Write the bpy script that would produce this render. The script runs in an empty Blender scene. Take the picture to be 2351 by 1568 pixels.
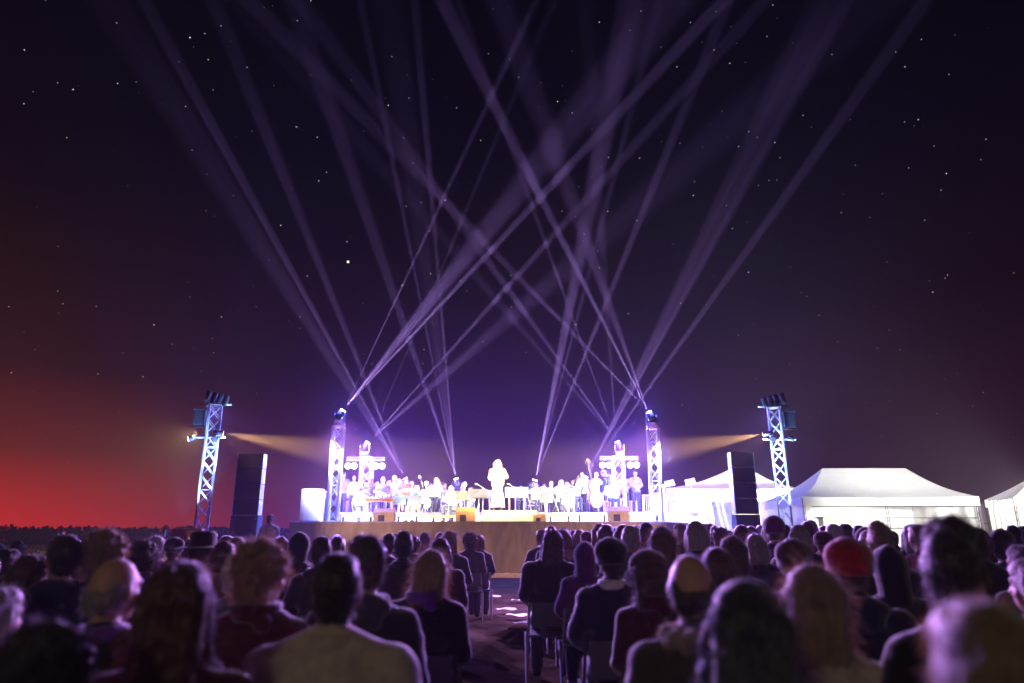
import bpy, bmesh, math, random
from mathutils import Vector, Matrix, Euler, noise
random.seed(7)
C = bpy.context.scene.collection
R = math.radians
PI = math.pi
# ------------------------------------------------------------ camera
CAMH = 1.3
PITCH = R(15.8)
cd = bpy.data.cameras.new('camera'); cam = bpy.data.objects.new('camera', cd); C.objects.link(cam)
bpy.context.scene.camera = cam
cam.location = (0, 0, CAMH); cam.rotation_euler = (R(90) + PITCH, 0, 0)
cd.lens = 24; cd.sensor_width = 36; cd.clip_start = .05; cd.clip_end = 3000
cd.dof.use_dof = True; cd.dof.focus_distance = 25; cd.dof.aperture_fstop = 1.3
sc = bpy.context.scene
sc.view_settings.view_transform = 'Standard'; sc.view_settings.look = 'None'
sc.view_settings.exposure = 0; sc.view_settings.gamma = 1
sc.cycles.use_denoising = True
sc.cycles.max_bounces = 4; sc.cycles.diffuse_bounces = 2; sc.cycles.glossy_bounces = 2
sc.cycles.volume_bounces = 0; sc.cycles.transparent_max_bounces = 80
sc.cycles.use_adaptive_sampling = False
sc.cycles.sample_clamp_indirect = 0
SP, CP = math.sin(PITCH), math.cos(PITCH)
def direc(px, py):
    """direction through a point of the photograph viewed at 2351 x 1568"""
    x = (px - 1175.5) / 1567.3; y = (784 - py) / 1567.3
    return Vector((x, CP - y * SP, SP + y * CP))
def at(px, py, Y):
    d = direc(px, py); k = Y / d.y
    return Vector((d.x * k, Y, CAMH + d.z * k))
# ------------------------------------------------------------ world: dusk at the left horizon, stars
def nd(nt, typ, **kw):
    n = nt.nodes.new(typ)
    for k, v in kw.items(): setattr(n, k, v)
    return n
def mth(nt, op, a, b=None, c=None, clamp=False):
    n = nt.nodes.new('ShaderNodeMath'); n.operation = op; n.use_clamp = clamp
    for i, v in enumerate((a, b, c)):
        if v is None: continue
        if isinstance(v, (int, float)): n.inputs[i].default_value = v
        else: nt.links.new(v, n.inputs[i])
    return n.outputs[0]
w = bpy.data.worlds.new('World'); sc.world = w; w.use_nodes = True
nt = w.node_tree; nt.nodes.clear()
out = nd(nt, 'ShaderNodeOutputWorld'); bg = nd(nt, 'ShaderNodeBackground')
tc = nd(nt, 'ShaderNodeTexCoord'); sep = nd(nt, 'ShaderNodeSeparateXYZ')
nt.links.new(tc.outputs['Generated'], sep.inputs[0])
X, Yy, Z = sep.outputs
def ramp(fac, pts):
    r = nd(nt, 'ShaderNodeValToRGB'); e = r.color_ramp.elements
    while len(e) < len(pts): e.new(.5)
    for el, (p, c) in zip(e, pts): el.position = p; el.color = (*c, 1)
    nt.links.new(fac, r.inputs[0]); return r.outputs[0]
def vmix(op, a, b):
    n = nd(nt, 'ShaderNodeVectorMath', operation=op)
    for i, v in enumerate((a, b)):
        if isinstance(v, tuple): n.inputs[i].default_value = v
        else: nt.links.new(v, n.inputs[i])
    return n.outputs[0]
el = mth(nt, 'MAXIMUM', Z, 0.0)
base = ramp(el, [(0, (.034, .011, .016)), (.12, (.019, .006, .010)), (.3, (.0050, .0020, .0020)), (.5, (.0012, .0006, .0004)), (1, (.0001, .0002, .0002))])
# the afterglow: azimuth lobe round the left of the view
az = mth(nt, 'ARCTAN2', X, Yy)
lob = mth(nt, 'POWER', 2.718, mth(nt, 'MULTIPLY', mth(nt, 'POWER', mth(nt, 'DIVIDE', mth(nt, 'ADD', az, .78), .34), 2.0), -1.0))
glow = ramp(el, [(0, (.74, .012, .002)), (.04, (.50, .018, .002)), (.10, (.155, .017, .002)), (.20, (.027, .007, .0015)), (.40, (.003, .0015, .0003)), (.7, (0, 0, 0))])
sc_ = nd(nt, 'ShaderNodeVectorMath', operation='SCALE'); nt.links.new(glow, sc_.inputs[0]); nt.links.new(lob, sc_.inputs['Scale'])
sky = vmix('ADD', base, sc_.outputs[0])
# stars
def stars(scale, rad, gain, keep, col2):
    v = nd(nt, 'ShaderNodeTexVoronoi'); v.inputs['Scale'].default_value = scale; v.feature = 'F1'
    nt.links.new(tc.outputs['Generated'], v.inputs['Vector'])
    m = nd(nt, 'ShaderNodeMapRange'); m.inputs['From Min'].default_value = rad; m.inputs['From Max'].default_value = rad * .4
    nt.links.new(v.outputs['Distance'], m.inputs['Value'])
    s2 = nd(nt, 'ShaderNodeSeparateXYZ'); nt.links.new(v.outputs['Color'], s2.inputs[0])
    b = mth(nt, 'POWER', mth(nt, 'MULTIPLY', mth(nt, 'SUBTRACT', s2.outputs[0], 1 - keep), 1 / keep, clamp=True), 2.4)
    b = mth(nt, 'MULTIPLY', mth(nt, 'MULTIPLY', b, m.outputs[0]), gain)
    tint = nd(nt, 'ShaderNodeMix', data_type='RGBA'); nt.links.new(s2.outputs[1], tint.inputs[0])
    tint.inputs[6].default_value = (1, .78, .5, 1); tint.inputs[7].default_value = (*col2, 1)
    o = nd(nt, 'ShaderNodeVectorMath', operation='SCALE'); nt.links.new(tint.outputs[2], o.inputs[0]); nt.links.new(b, o.inputs['Scale'])
    return o.outputs[0]
up = mth(nt, 'MULTIPLY', mth(nt, 'SUBTRACT', Z, .04), 4.0, clamp=True)
st = vmix('ADD', stars(95, .058, 3.4, .9, (.7, .85, 1)), stars(28, .021, 3.5, .8, (.8, .95, 1)))
st2 = nd(nt, 'ShaderNodeVectorMath', operation='SCALE'); nt.links.new(st, st2.inputs[0]); nt.links.new(up, st2.inputs['Scale'])
sky = vmix('ADD', sky, st2.outputs[0])
dp = nd(nt, 'ShaderNodeVectorMath', operation='DISTANCE'); nt.links.new(tc.outputs['Generated'], dp.inputs[0]); dp.inputs[1].default_value = direc(799, 601).normalized()
pm = nd(nt, 'ShaderNodeMapRange'); pm.inputs['From Min'].default_value = .0021; pm.inputs['From Max'].default_value = .0006; pm.inputs['To Max'].default_value = 2.6; nt.links.new(dp.outputs['Value'], pm.inputs['Value'])
ps = nd(nt, 'ShaderNodeVectorMath', operation='SCALE'); ps.inputs[0].default_value = (.85, 1, .72); nt.links.new(pm.outputs[0], ps.inputs['Scale'])
sky = vmix('ADD', sky, ps.outputs[0])
nt.links.new(sky, bg.inputs[0]); bg.inputs[1].default_value = 1
nt.links.new(bg.outputs[0], out.inputs[0])
w.cycles.sampling_method = 'MANUAL'; w.cycles.sample_map_resolution = 256
# weak warm sun added as fill from behind the audience
sl = bpy.data.lights.new('warm_fill_sun', 'SUN'); so = bpy.data.objects.new('warm_fill_sun', sl); C.objects.link(so)
sl.energy = .02; sl.angle = R(.6); sl.color = (1, .82, .45)
so.rotation_euler = (R(-58), 0, R(180 + 38)); 
# ------------------------------------------------------------ lamps
def spot(loc, target, power, color, deg, blend=.3, size=.03):
    l = bpy.data.lights.new('lamp_or_fill_light', 'SPOT'); o = bpy.data.objects.new('lamp_or_fill_light', l); C.objects.link(o)
    l.energy = power; l.color = color; l.spot_size = R(deg); l.spot_blend = blend; l.shadow_soft_size = size
    o.location = loc
    o.rotation_euler = (Vector(target) - Vector(loc)).to_track_quat('-Z', 'Y').to_euler()
    return o
# moving-head positions in the picture (2351 wide) and their depth
LAMPS = {'A': (788, 942, 25.4), 'B': (845, 1016, 28.5), 'C': (930, 1098, 30), 'D': (1047, 1099, 29.5),
         'E': (1228, 1102, 29.5), 'F': (1345, 1094, 30), 'G': (1417, 1014, 28.5), 'H': (1489, 946, 25.4)}
# beam: lamp, slope dx/dy in the picture, full angle deg, gain, tint
BEAMS = [
 ('A', .47, 1.36, 0.55, 0), ('A', .80, 6.80, 0.31, 0), ('A', .93, 2.04, 0.75, 0),
 ('B', .42, 1.36, 0.28, 0), ('B', .90, 1.87, 0.50, 0), ('B', 1.15, 6.38, 0.16, 0),
 ('C', -.62, 5.52, 0.15, 1), ('C', -.545, 1.87, 0.45, 1), ('C', -.40, 2.72, 0.34, 1),
 ('D', -.34, 3.57, 0.34, 1), ('D', -.20, 1.44, 0.55, 1), ('D', -.085, 1.61, 0.60, 1), ('D', -.14, 5.52, 0.11, 1),
 ('E', .20, 4.25, 0.50, 1), ('E', .26, 1.61, 0.40, 1), ('E', .405, 1.95, 0.55, 1),
 ('F', .50, 4.42, 0.26, 1), ('F', .55, 1.87, 0.32, 1), ('F', .715, 2.04, 0.48, 1),
 ('G', -.72, 2.89, 0.34, 0), ('G', -.86, 3.82, 0.14, 0), ('G', -.36, 1.61, 0.35, 0), ('G', -.07, 3.40, 0.15, 0),
 ('H', -.97, 2.72, 0.34, 0), ('H', -.50, 2.72, 0.59, 0), ('H', -.36, 5.52, 0.17, 0),
]
BEAMP = 1.45e6
LPOS = {k: at(*v) for k, v in LAMPS.items()}
def gobo_spot(pos, centre, xax, half, power, color, dots):
    """one lamp whose gobo splits its light into several beams; dots = (offset, radius, strength, softness) on the unit-distance plate"""
    l = bpy.data.lights.new('lamp_or_fill_light', 'SPOT'); o = bpy.data.objects.new('lamp_or_fill_light', l); C.objects.link(o)
    l.energy = power; l.color = color; l.spot_size = half * 2; l.spot_blend = .02; l.shadow_soft_size = .01
    z = -centre; y = z.cross(xax).normalized(); x = y.cross(z).normalized()
    o.matrix_world = Matrix.Translation(pos) @ Matrix((x, y, z)).transposed().to_4x4()
    l.use_nodes = True; t = l.node_tree; em = t.nodes['Emission']
    g = t.nodes.new('ShaderNodeTexCoord'); sp = t.nodes.new('ShaderNodeSeparateXYZ'); t.links.new(g.outputs['Normal'], sp.inputs[0])
    u = mth(t, 'DIVIDE', sp.outputs[0], mth(t, 'ABSOLUTE', sp.outputs[2])); v = mth(t, 'DIVIDE', sp.outputs[1], mth(t, 'ABSOLUTE', sp.outputs[2])); v2 = mth(t, 'MULTIPLY', v, v)
    acc = None
    for (c, r, s_, soft) in dots:
        du = mth(t, 'SUBTRACT', u, c); d = mth(t, 'SQRT', mth(t, 'MULTIPLY_ADD', du, du, v2))
        k = mth(t, 'MULTIPLY', mth(t, 'DIVIDE', mth(t, 'SUBTRACT', r, d), r * soft, clamp=True), s_)
        acc = k if acc is None else mth(t, 'ADD', acc, k)
    t.links.new(acc, em.inputs['Strength'])
    return o
CONES = []
for n_ in LAMPS:
    px, py, Y = LAMPS[n_]; pos = LPOS[n_]; rows = []
    for (nm, sl_, deg, g, t) in BEAMS:
        if nm != n_: continue
        rows.append(((at(px + sl_ * (py - 60), 60, Y) - pos).normalized(), deg, g, t))
    rows.sort(key=lambda r: r[0].x); tint = rows[0][3]
    cen = (rows[0][0] + rows[-1][0]).normalized(); xax = Vector((0, 1, 0)).cross(cen).normalized()
    if xax.x < 0: xax = -xax
    dots = []; half = 0
    for d, deg, g, t in rows:
        k = d.dot(xax) / d.dot(cen); r = math.tan(R(deg / 2)); half = max(half, abs(math.atan(k)) + R(deg / 2))
        s_ = g * 2.2 / max(deg, 1.6) ** .8
        CONES.append((n_, pos + cen * .12, (cen + xax * k).normalized(), math.atan(r)))
        dots.append((k, r, s_, .95 if deg < 4 else .6))
        if deg > 1.7:
            for kk, ww in (((-.5, .55), (.45, .4)) if deg < 4 else ((-.62, .5), (-.1, .45), (.5, .55))): dots.append((k + r * kk, math.tan(R(ww)), g * .85, .9))
    gobo_spot(pos + cen * .12, cen, xax, half * 1.03, BEAMP, (.54, .38, 1.0), dots)
# ------------------------------------------------------------ materials
MATS = {}
def mat(name, col, rough=.7, metal=0., spec=.4, var=.15, scale=8., bump=0., bscale=40., sheen=0., emit=None, estr=0., transl=0., stretch=None):
    if name in MATS: return MATS[name]
    m = bpy.data.materials.new(name); m.use_nodes = True; t = m.node_tree
    b = t.nodes['Principled BSDF']
    tcn = t.nodes.new('ShaderNodeTexCoord'); src = tcn.outputs['Object']
    if stretch:
        mp = t.nodes.new('ShaderNodeMapping'); mp.inputs['Scale'].default_value = stretch
        t.links.new(src, mp.inputs[0]); src = mp.outputs[0]
    if var:
        n = t.nodes.new('ShaderNodeTexNoise'); n.inputs['Scale'].default_value = scale; n.inputs['Detail'].default_value = 4
        t.links.new(src, n.inputs['Vector'])
        r = t.nodes.new('ShaderNodeValToRGB'); e = r.color_ramp.elements
        e[0].position = .3; e[1].position = .7
        e[0].color = (*[c * (1 - var) for c in col], 1); e[1].color = (*[min(1, c * (1 + var)) for c in col], 1)
        t.links.new(n.outputs[0], r.inputs[0]); t.links.new(r.outputs[0], b.inputs['Base Color'])
    else: b.inputs['Base Color'].default_value = (*col, 1)
    b.inputs['Roughness'].default_value = rough; b.inputs['Metallic'].default_value = metal
    b.inputs['Specular IOR Level'].default_value = spec
    if sheen:
        b.inputs['Sheen Weight'].default_value = sheen; b.inputs['Sheen Roughness'].default_value = .45
    if bump:
        n2 = t.nodes.new('ShaderNodeTexNoise'); n2.inputs['Scale'].default_value = bscale; n2.inputs['Detail'].default_value = 3
        t.links.new(src, n2.inputs['Vector'])
        bp = t.nodes.new('ShaderNodeBump'); bp.inputs['Strength'].default_value = bump; bp.inputs['Distance'].default_value = .02
        t.links.new(n2.outputs[0], bp.inputs['Height']); t.links.new(bp.outputs[0], b.inputs['Normal'])
    if emit:
        b.inputs['Emission Color'].default_value = (*emit, 1); b.inputs['Emission Strength'].default_value = estr; m.cycles.emission_sampling = 'NONE'
    if transl:
        tr = t.nodes.new('ShaderNodeBsdfTranslucent'); tr.inputs[0].default_value = (*col, 1)
        mx = t.nodes.new('ShaderNodeMixShader'); mx.inputs[0].default_value = transl
        o = t.nodes['Material Output']
        t.links.new(b.outputs[0], mx.inputs[1]); t.links.new(tr.outputs[0], mx.inputs[2]); t.links.new(mx.outputs[0], o.inputs['Surface'])
    MATS[name] = m; return m
alu = mat('aluminium', (.62, .63, .66), .35, .6, var=.08)
black = mat('black_plastic', (.022, .021, .025), .45, bump=.1)
bluecan = mat('black_lamp_housing', (.06, .06, .07), .3, .3)
grille = mat('speaker_grille', (.014, .013, .018), .6, .2, bump=.5, bscale=300)
cabinet = mat('speaker_cabinet', (.030, .027, .036), .55, bump=.2, bscale=90)
lensw = mat('lamp_lens_white', (.9, .9, .9), .2, emit=(.93, .92, 1), estr=40, var=0)
lensb = mat('lamp_lens_blue', (.6, .8, 1), .2, emit=(.45, .75, 1), estr=14, var=0)
lensy = mat('lamp_lens_warm', (1, .8, .5), .2, emit=(1, .74, .35), estr=10, var=0)
orange = mat('barrier_plastic', (.62, .10, .03), .4, var=.1)
tentm = mat('marquee_canvas', (.60, .60, .59), .85, var=.06, scale=3, transl=.25, bump=.35, bscale=2.2)
skirtm = mat('stage_skirt_cloth', (.14, .10, .066), .95, var=.22, scale=5, bump=.25, bscale=220, stretch=(1, 1, .35))
deckm = mat('stage_deck', (.22, .2, .18), .7, var=.2)
whitem = mat('white_sheet', (.75, .75, .74), .8, var=.05)
woodm = mat('warm_wood', (.35, .15, .05), .35, var=.25, scale=12)
wtimber = mat('pale_timber', (.6, .5, .33), .7, var=.2)
tarp = mat('blue_tarpaulin', (.05, .05, .16), .5, var=.5, scale=4, bump=.8, bscale=5)
# ------------------------------------------------------------ mesh helpers
def newbm(): return bmesh.new()
def add_box(bm, lo, hi, rot=None, bev=0):
    r = bmesh.ops.create_cube(bm, size=1)['verts']
    c = [(lo[i] + hi[i]) / 2 for i in range(3)]; s = [hi[i] - lo[i] for i in range(3)]
    for v in r:
        p = Vector([v.co[i] * s[i] for i in range(3)])
        if rot: p = rot @ p
        v.co = p + Vector(c)
    if bev:
        es = list({e for v in r for e in v.link_edges})
        bmesh.ops.bevel(bm, geom=es, offset=bev, segments=2, affect='EDGES', profile=.6)
def add_tube(bm, p0, p1, r0, r1=None, seg=8, caps=True):
    p0, p1 = Vector(p0), Vector(p1); r1 = r0 if r1 is None else r1
    d = (p1 - p0); q = d.to_track_quat('Z', 'Y')
    a, b = [], []
    for i in range(seg):
        t = 2 * PI * i / seg; u = Vector((math.cos(t), math.sin(t), 0))
        a.append(bm.verts.new(p0 + q @ (u * r0))); b.append(bm.verts.new(p1 + q @ (u * r1)))
    for i in range(seg):
        j = (i + 1) % seg; bm.faces.new((a[i], a[j], b[j], b[i]))
    if caps: bm.faces.new(a[::-1]); bm.faces.new(b)
def add_ell(bm, c, r, rot=None, u=14, v=10):
    vs = bmesh.ops.create_uvsphere(bm, u_segments=u, v_segments=v, radius=1)['verts']
    for x in vs:
        p = Vector((x.co.x * r[0], x.co.y * r[1], x.co.z * r[2]))
        if rot: p = rot @ p
        x.co = p + Vector(c)
def add_lathe(bm, prof, M=Matrix(), seg=20):
    rings = []
    for r, z in prof:
        rings.append([bm.verts.new(M @ Vector((r * math.cos(2 * PI * i / seg), r * math.sin(2 * PI * i / seg), z))) for i in range(seg)])
    for a, b in zip(rings, rings[1:]):
        for i in range(seg):
            j = (i + 1) % seg; bm.faces.new((a[i], a[j], b[j], b[i]))
    bm.faces.new(rings[0][::-1]); bm.faces.new(rings[-1])
def obj(name, bm, m, parent=None, smooth=False, M=None):
    bmesh.ops.recalc_face_normals(bm, faces=bm.faces)
    me = bpy.data.meshes.new(name); bm.to_mesh(me); bm.free(); me.materials.append(m)
    if smooth:
        for p in me.polygons: p.use_smooth = True
    o = bpy.data.objects.new(name, me); C.objects.link(o)
    if parent: o.parent = parent
    if M is not None: o.matrix_local = M
    return o
def tag(o, label=None, cat=None, group=None, kind=None):
    if label: o['label'] = label
    if cat: o['category'] = cat
    if group: o['group'] = group
    if kind: o['kind'] = kind
    return o
def thing(name, label, cat, loc=(0, 0, 0), rz=0, group=None):
    o = bpy.data.objects.new(name, None); C.objects.link(o); o.location = loc; o.rotation_euler = (0, 0, rz); o.empty_display_size = .1
    return tag(o, label, cat, group)
def copy_tree(o, parent=None):
    c = o.copy(); C.objects.link(c)
    if parent: c.parent = parent
    for ch in list(o.children): copy_tree(ch, c)
    return c
def trs(loc, dirv=None, roll=0):
    """matrix at loc whose +Z points along dirv"""
    q = Vector(dirv).to_track_quat('Z', 'Y') if dirv is not None else Euler((0, 0, 0)).to_quaternion()
    return Matrix.Translation(Vector(loc)) @ q.to_matrix().to_4x4()
# ------------------------------------------------------------ the ground, field, far trees
def grounds():
    bm = newbm()
    nx, ny = 90, 110
    xs = [-146 + 292 * i / nx for i in range(nx + 1)]
    xs = [math.copysign(abs(x / 146) ** 2.2 * 146, x) for x in xs]
    ys = [-20 + 174 * (j / ny) ** 2.1 for j in range(ny + 1)]
    g = []
    for y in ys:
        row = []
        for x in xs:
            z = .03 * noise.noise(Vector((x * .9, y * .9, 0))) + .015 * noise.noise(Vector((x * 3, y * 3, 2)))
            row.append(bm.verts.new((x, y, z - .03)))
        g.append(row)
    for j in range(ny):
        for i in range(nx): bm.faces.new((g[j][i], g[j][i + 1], g[j + 1][i + 1], g[j + 1][i]))
    m = mat('dry_ground', (.06, .047, .034), 1.0, spec=0, var=.45, scale=1.6, bump=1., bscale=9)
    o = obj('ground', bm, m, smooth=True); tag(o, kind='structure')
    # rough ground bank at the stage foot, warm light put into its orange colour
    bm = newbm(); n = 120; rows = []
    for k in range(7):
        row = []
        for i in range(n + 1):
            x = -9 + 18 * i / n; y = 22.9 + 1.45 * k / 6
            z = -.02 + .10 * math.sin(PI * min(1, k / 4) / 2) * (.8 + .5 * noise.noise(Vector((x * 2.2, y * 2, 5)))) + .03 * noise.noise(Vector((x * 9, y * 9, 1))) * (k > 0)
            row.append(bm.verts.new((x, y, z)))
        rows.append(row)
    for a, b in zip(rows, rows[1:]):
        for i in range(n): bm.faces.new((a[i], a[i + 1], b[i + 1], b[i]))
    o = obj('painted_lit_bank', bm, mat('painted_lit_ground', (.42, .25, .09), .95, var=.4, scale=14, bump=1, bscale=40), smooth=True)
    tag(o, 'low bank of ground along the stage foot, warm light painted in orange', 'painted_lit_ground', kind='stuff')
    # field grass tufts, left and right beyond the crowd
    bm = newbm(); rnd = random.Random(3)
    for k in range(9000):
        y = 24 + 70 * rnd.random() ** 1.6; x = rnd.uniform(-.82, -.33) * y if rnd.random() < .85 else rnd.uniform(.45, .85) * y
        h = rnd.uniform(.12, .34); a = rnd.uniform(0, PI); dx, dy = math.cos(a) * .03, math.sin(a) * .03
        lx, ly = rnd.uniform(-.1, .1), rnd.uniform(-.1, .1)
        v = [bm.verts.new(p) for p in ((x - dx, y - dy, -.03), (x + dx, y + dy, -.03), (x + lx, y + ly, h))]
        bm.faces.new(v)
    tag(obj('dry_grass', bm, mat('dry_grass', (.34, .27, .07), .9, var=.3)), 'dry yellow grass covering the field', 'grass', kind='stuff')
    # far wood: leaf clumps on many trunks
    bm = newbm(); rnd = random.Random(5)
    x = -135
    while x < 135:
        big = rnd.random() < .12
        h = 2.75 + .35 * noise.noise(Vector((x * .06, 0, 0))) + rnd.uniform(-.12, .12) + (.4 if big else 0); wd = rnd.uniform(1.8, 3.0)
        add_tube(bm, (x, 140, -.1), (x + rnd.uniform(-.3, .3), 140, h * .5), .18, .08, 5)
        for k in range(60):
            a = rnd.uniform(0, 2 * PI); rr = math.sqrt(rnd.random()) * wd
            z = rnd.random() ** .8 * h * (1 - .25 * (rr / wd) ** 2)
            c = Vector((x + math.cos(a) * rr, 140 + math.sin(a) * rr * .8, z)); s = rnd.uniform(.3, .7)
            q = Euler((rnd.uniform(0, PI), rnd.uniform(0, PI), rnd.uniform(0, PI))).to_matrix()
            vs = [bm.verts.new(c + q @ Vector(p) * s) for p in ((-1, 0, 0), (0, -.6, .1), (1, 0, 0), (0, .7, .1))]
            bm.faces.new(vs)
        x += rnd.uniform(.6, 1.5)
    tag(obj('treeline', bm, mat('far_leaves', (.05, .045, .03), .9)), 'low dark line of trees along the far edge of the field', 'treeline', kind='stuff')
grounds()
# ------------------------------------------------------------ stage
SZ = 1.73
def stage():
    t = thing('stage', 'long raised stage with creased brown cloth skirt', 'stage', (0, 27, 0))
    poly = [(-7.62, 24.4), (4.67, 24.4), (7.75, 28.2), (8.7, 32), (-7.62, 32)]
    bm = newbm(); off = Vector((0, -27, 0))
    lo = [bm.verts.new(Vector((x, y, SZ - .12)) + off) for x, y in poly]; hi = [bm.verts.new(Vector((x, y, SZ)) + off) for x, y in poly]
    bm.faces.new(lo[::-1]); bm.faces.new(hi)
    for i in range(5): j = (i + 1) % 5; bm.faces.new((lo[i], lo[j], hi[j], hi[i]))
    obj('deck', bm, deckm, t)
    # skirt: a cloth sheet with hanging folds
    pts = []
    path = [(-7.66, 31.9), (-7.66, 24.36), (4.69, 24.36), (7.79, 28.17), (8.76, 32)]
    for (a, b) in zip(path, path[1:]):
        L = math.dist(a, b); n = int(L / .045)
        nn = Vector((b[1] - a[1], -(b[0] - a[0]), 0)).normalized()
        for i in range(n): pts.append((Vector((a[0] + (b[0] - a[0]) * i / n, a[1] + (b[1] - a[1]) * i / n, 0)), nn))
    rnd = random.Random(2); folds = [(rnd.uniform(0, len(pts)), rnd.uniform(2.2, 7), rnd.uniform(.015, .055), rnd.uniform(-4, 4)) for _ in range(75)]
    bm = newbm(); rows = []
    NZ = 26
    for k in range(NZ + 1):
        f = k / NZ; z = (SZ + .015) * (1 - f) - .0; row = []
        for i, (p, nn) in enumerate(pts):
            d = .02 + .02 * f + .012 * noise.noise(Vector((i * .05, f * 2, 0)))
            for c, w_, a, sl in folds:
                u = (i - c - sl * f) / w_
                if abs(u) < 3: d += a * math.exp(-u * u) * min(1, .25 + f * 1.5)
            zz = z + (.025 * noise.noise(Vector((i * .06, 3, 0))) if k == 0 else 0) 
            row.append(bm.verts.new(p + nn * d + Vector((0, 0, max(zz, .0))) + off))
        rows.append(row)
    for a, b in zip(rows, rows[1:]):
        for i in range(len(pts) - 1): bm.faces.new((a[i], a[i + 1], b[i + 1], b[i]))
    o = obj('skirt', bm, skirtm, t, smooth=True)
    md = o.modifiers.new('thick', 'SOLIDIFY'); md.thickness = .006; md.offset = 1
stage()
# ------------------------------------------------------------ lighting towers
def truss(bm, z0, z1, s, cr=.025, br=.012):
    h = s / 2; cs = [(-h, -h), (h, -h), (h, h), (-h, h)]
    n = max(2, round((z1 - z0) / (s * 1.25)))
    for i in range(4):
        a, b = cs[i], cs[(i + 1) % 4]
        for k in range(n):
            za, zb = z0 + (z1 - z0) * k / n, z0 + (z1 - z0) * (k + 1) / n
            add_tube(bm, (*a, za), (*b, zb), br, seg=5, caps=False); add_tube(bm, (*b, za), (*a, zb), br, seg=5, caps=False)
            if k % 3 == 0: add_tube(bm, (*a, za), (*b, za), br, seg=5, caps=False)
    return cs
def tower(label, x, y, z0, z1, s, rz, group='aluminium lighting towers', cross=0, cr=.026):
    t = thing('lighting_tower', label, 'lighting tower', (x, y, z0), rz, group)
    bm = newbm(); cs = truss(bm, .05, z1 - z0, s); obj('lattice', bm, alu, t)
    for c in cs:
        bm = newbm(); add_tube(bm, (*c, .03), (*c, z1 - z0), cr, seg=8); obj('pole', bm, alu, t, smooth=False)
    bm = newbm(); add_box(bm, (-s / 2 - .1, -s / 2 - .1, 0), (s / 2 + .1, s / 2 + .1, .03), bev=.008); obj('base_plate', bm, alu, t)
    bm = newbm(); add_box(bm, (-s / 2 - .04, -s / 2 - .04, z1 - z0), (s / 2 + .04, s / 2 + .04, z1 - z0 + .03), bev=.008); obj('top_plate', bm, alu, t)
    if cross:
        bm = newbm(); zc = z1 - z0 - .12
        add_tube(bm, (-cross, -s / 2 - .06, zc), (cross, -s / 2 - .06, zc), .035, seg=10)
        add_tube(bm, (-cross, -s / 2 - .06, zc + .1), (cross, -s / 2 - .06, zc + .1), .02, seg=8)
        obj('crossbar', bm, alu, t)
    return t
pA = LPOS['A']; pH = LPOS['H']; pB = LPOS['B']; pG = LPOS['G']
tower('tall lattice tower at the stage edge beside the white cabinet', pA.x - .17, 25.6, SZ, pA.z - .62, .36, R(4), cr=.045)
tower('tall lattice tower at the stage edge beside the long white tent wall', pH.x + .15, 25.6, SZ, pH.z - .62, .36, R(-4), cr=.045)
TB = tower('shorter T-shaped tower behind the players, near the keyboard', pB.x - .02, 28.6, SZ, pB.z - .62, .42, 0, cross=.78, cr=.05)
TG = tower('shorter T-shaped tower behind the players, near the double bass', pG.x + .02, 28.6, SZ, pG.z - .62, .42, 0, cross=.78, cr=.05)
TL = at(462, 1210, 21); TLt = at(476, 925, 21)
TR = at(1805, 1210, 21); TRt = at(1782, 930, 21)
tower('slim lighting tower in the open field beside the red sunset glow', TL.x, 21, .0, TLt.z - .1, .34, R(28), cr=.03)
tower('slim lighting tower in front of the two marquees', TR.x, 21, .0, TRt.z - .1, .34, R(-20), cr=.03)
def moving_head(label, pos, dirv, on=True):
    """base, yoke and head; the lens sits at pos and looks along dirv"""
    d = Vector(dirv).normalized(); piv = Vector(pos) - d * .2
    t = thing('moving_head_light', label, 'stage light', (piv.x, piv.y, piv.z - .40), 0, 'moving head lights throwing beams')
    bm = newbm(); add_box(bm, (-.19, -.15, 0), (.19, .15, .13), bev=.025); obj('base', bm, bluecan, t)
    bm = newbm()
    for s in (-1, 1):
        add_box(bm, (s * .19 - .03, -.06, .15), (s * .19 + .03, .06, .46), bev=.015)
    add_box(bm, (-.2, -.07, .135), (.2, .07, .20), bev=.015); obj('yoke', bm, bluecan, t)
    M = trs((0, 0, .40), d)
    bm = newbm(); add_lathe(bm, [(.09, -.2), (.13, -.15), (.145, -.02), (.13, .06), (.115, .17), (.11, .185)], M); hd = obj('head', bm, bluecan, t, smooth=True)
    bm = newbm(); add_lathe(bm, [(.1, .186), (.098, .2), (.07, .206), (.02, .21)], M); obj('lens', bm, lensw, hd, smooth=True)
    return t
BD = {}
for n_, sl_, deg, g, t_ in BEAMS:
    px, py, Y = LAMPS[n_]; BD.setdefault(n_, Vector()); BD[n_] += (at(px + sl_ * (py - 60), 60, Y) - LPOS[n_]).normalized()
LBL = {'A': 'bright moving light on top of the tall tower beside the white cabinet', 'B': 'bright moving light on top of the T-shaped tower near the keyboard',
       'C': 'moving light on the stage floor hidden behind the guitarist', 'D': 'glaring moving light just behind the bent viola player',
       'E': 'glaring moving light between the conductor and the cellists', 'F': 'moving light behind the standing man with a cap',
       'G': 'bright moving light on top of the T-shaped tower near the double bass', 'H': 'bright moving light on top of the tall tower beside the tent wall'}
for k in LAMPS: moving_head(LBL[k], LPOS[k], BD[k])
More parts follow.
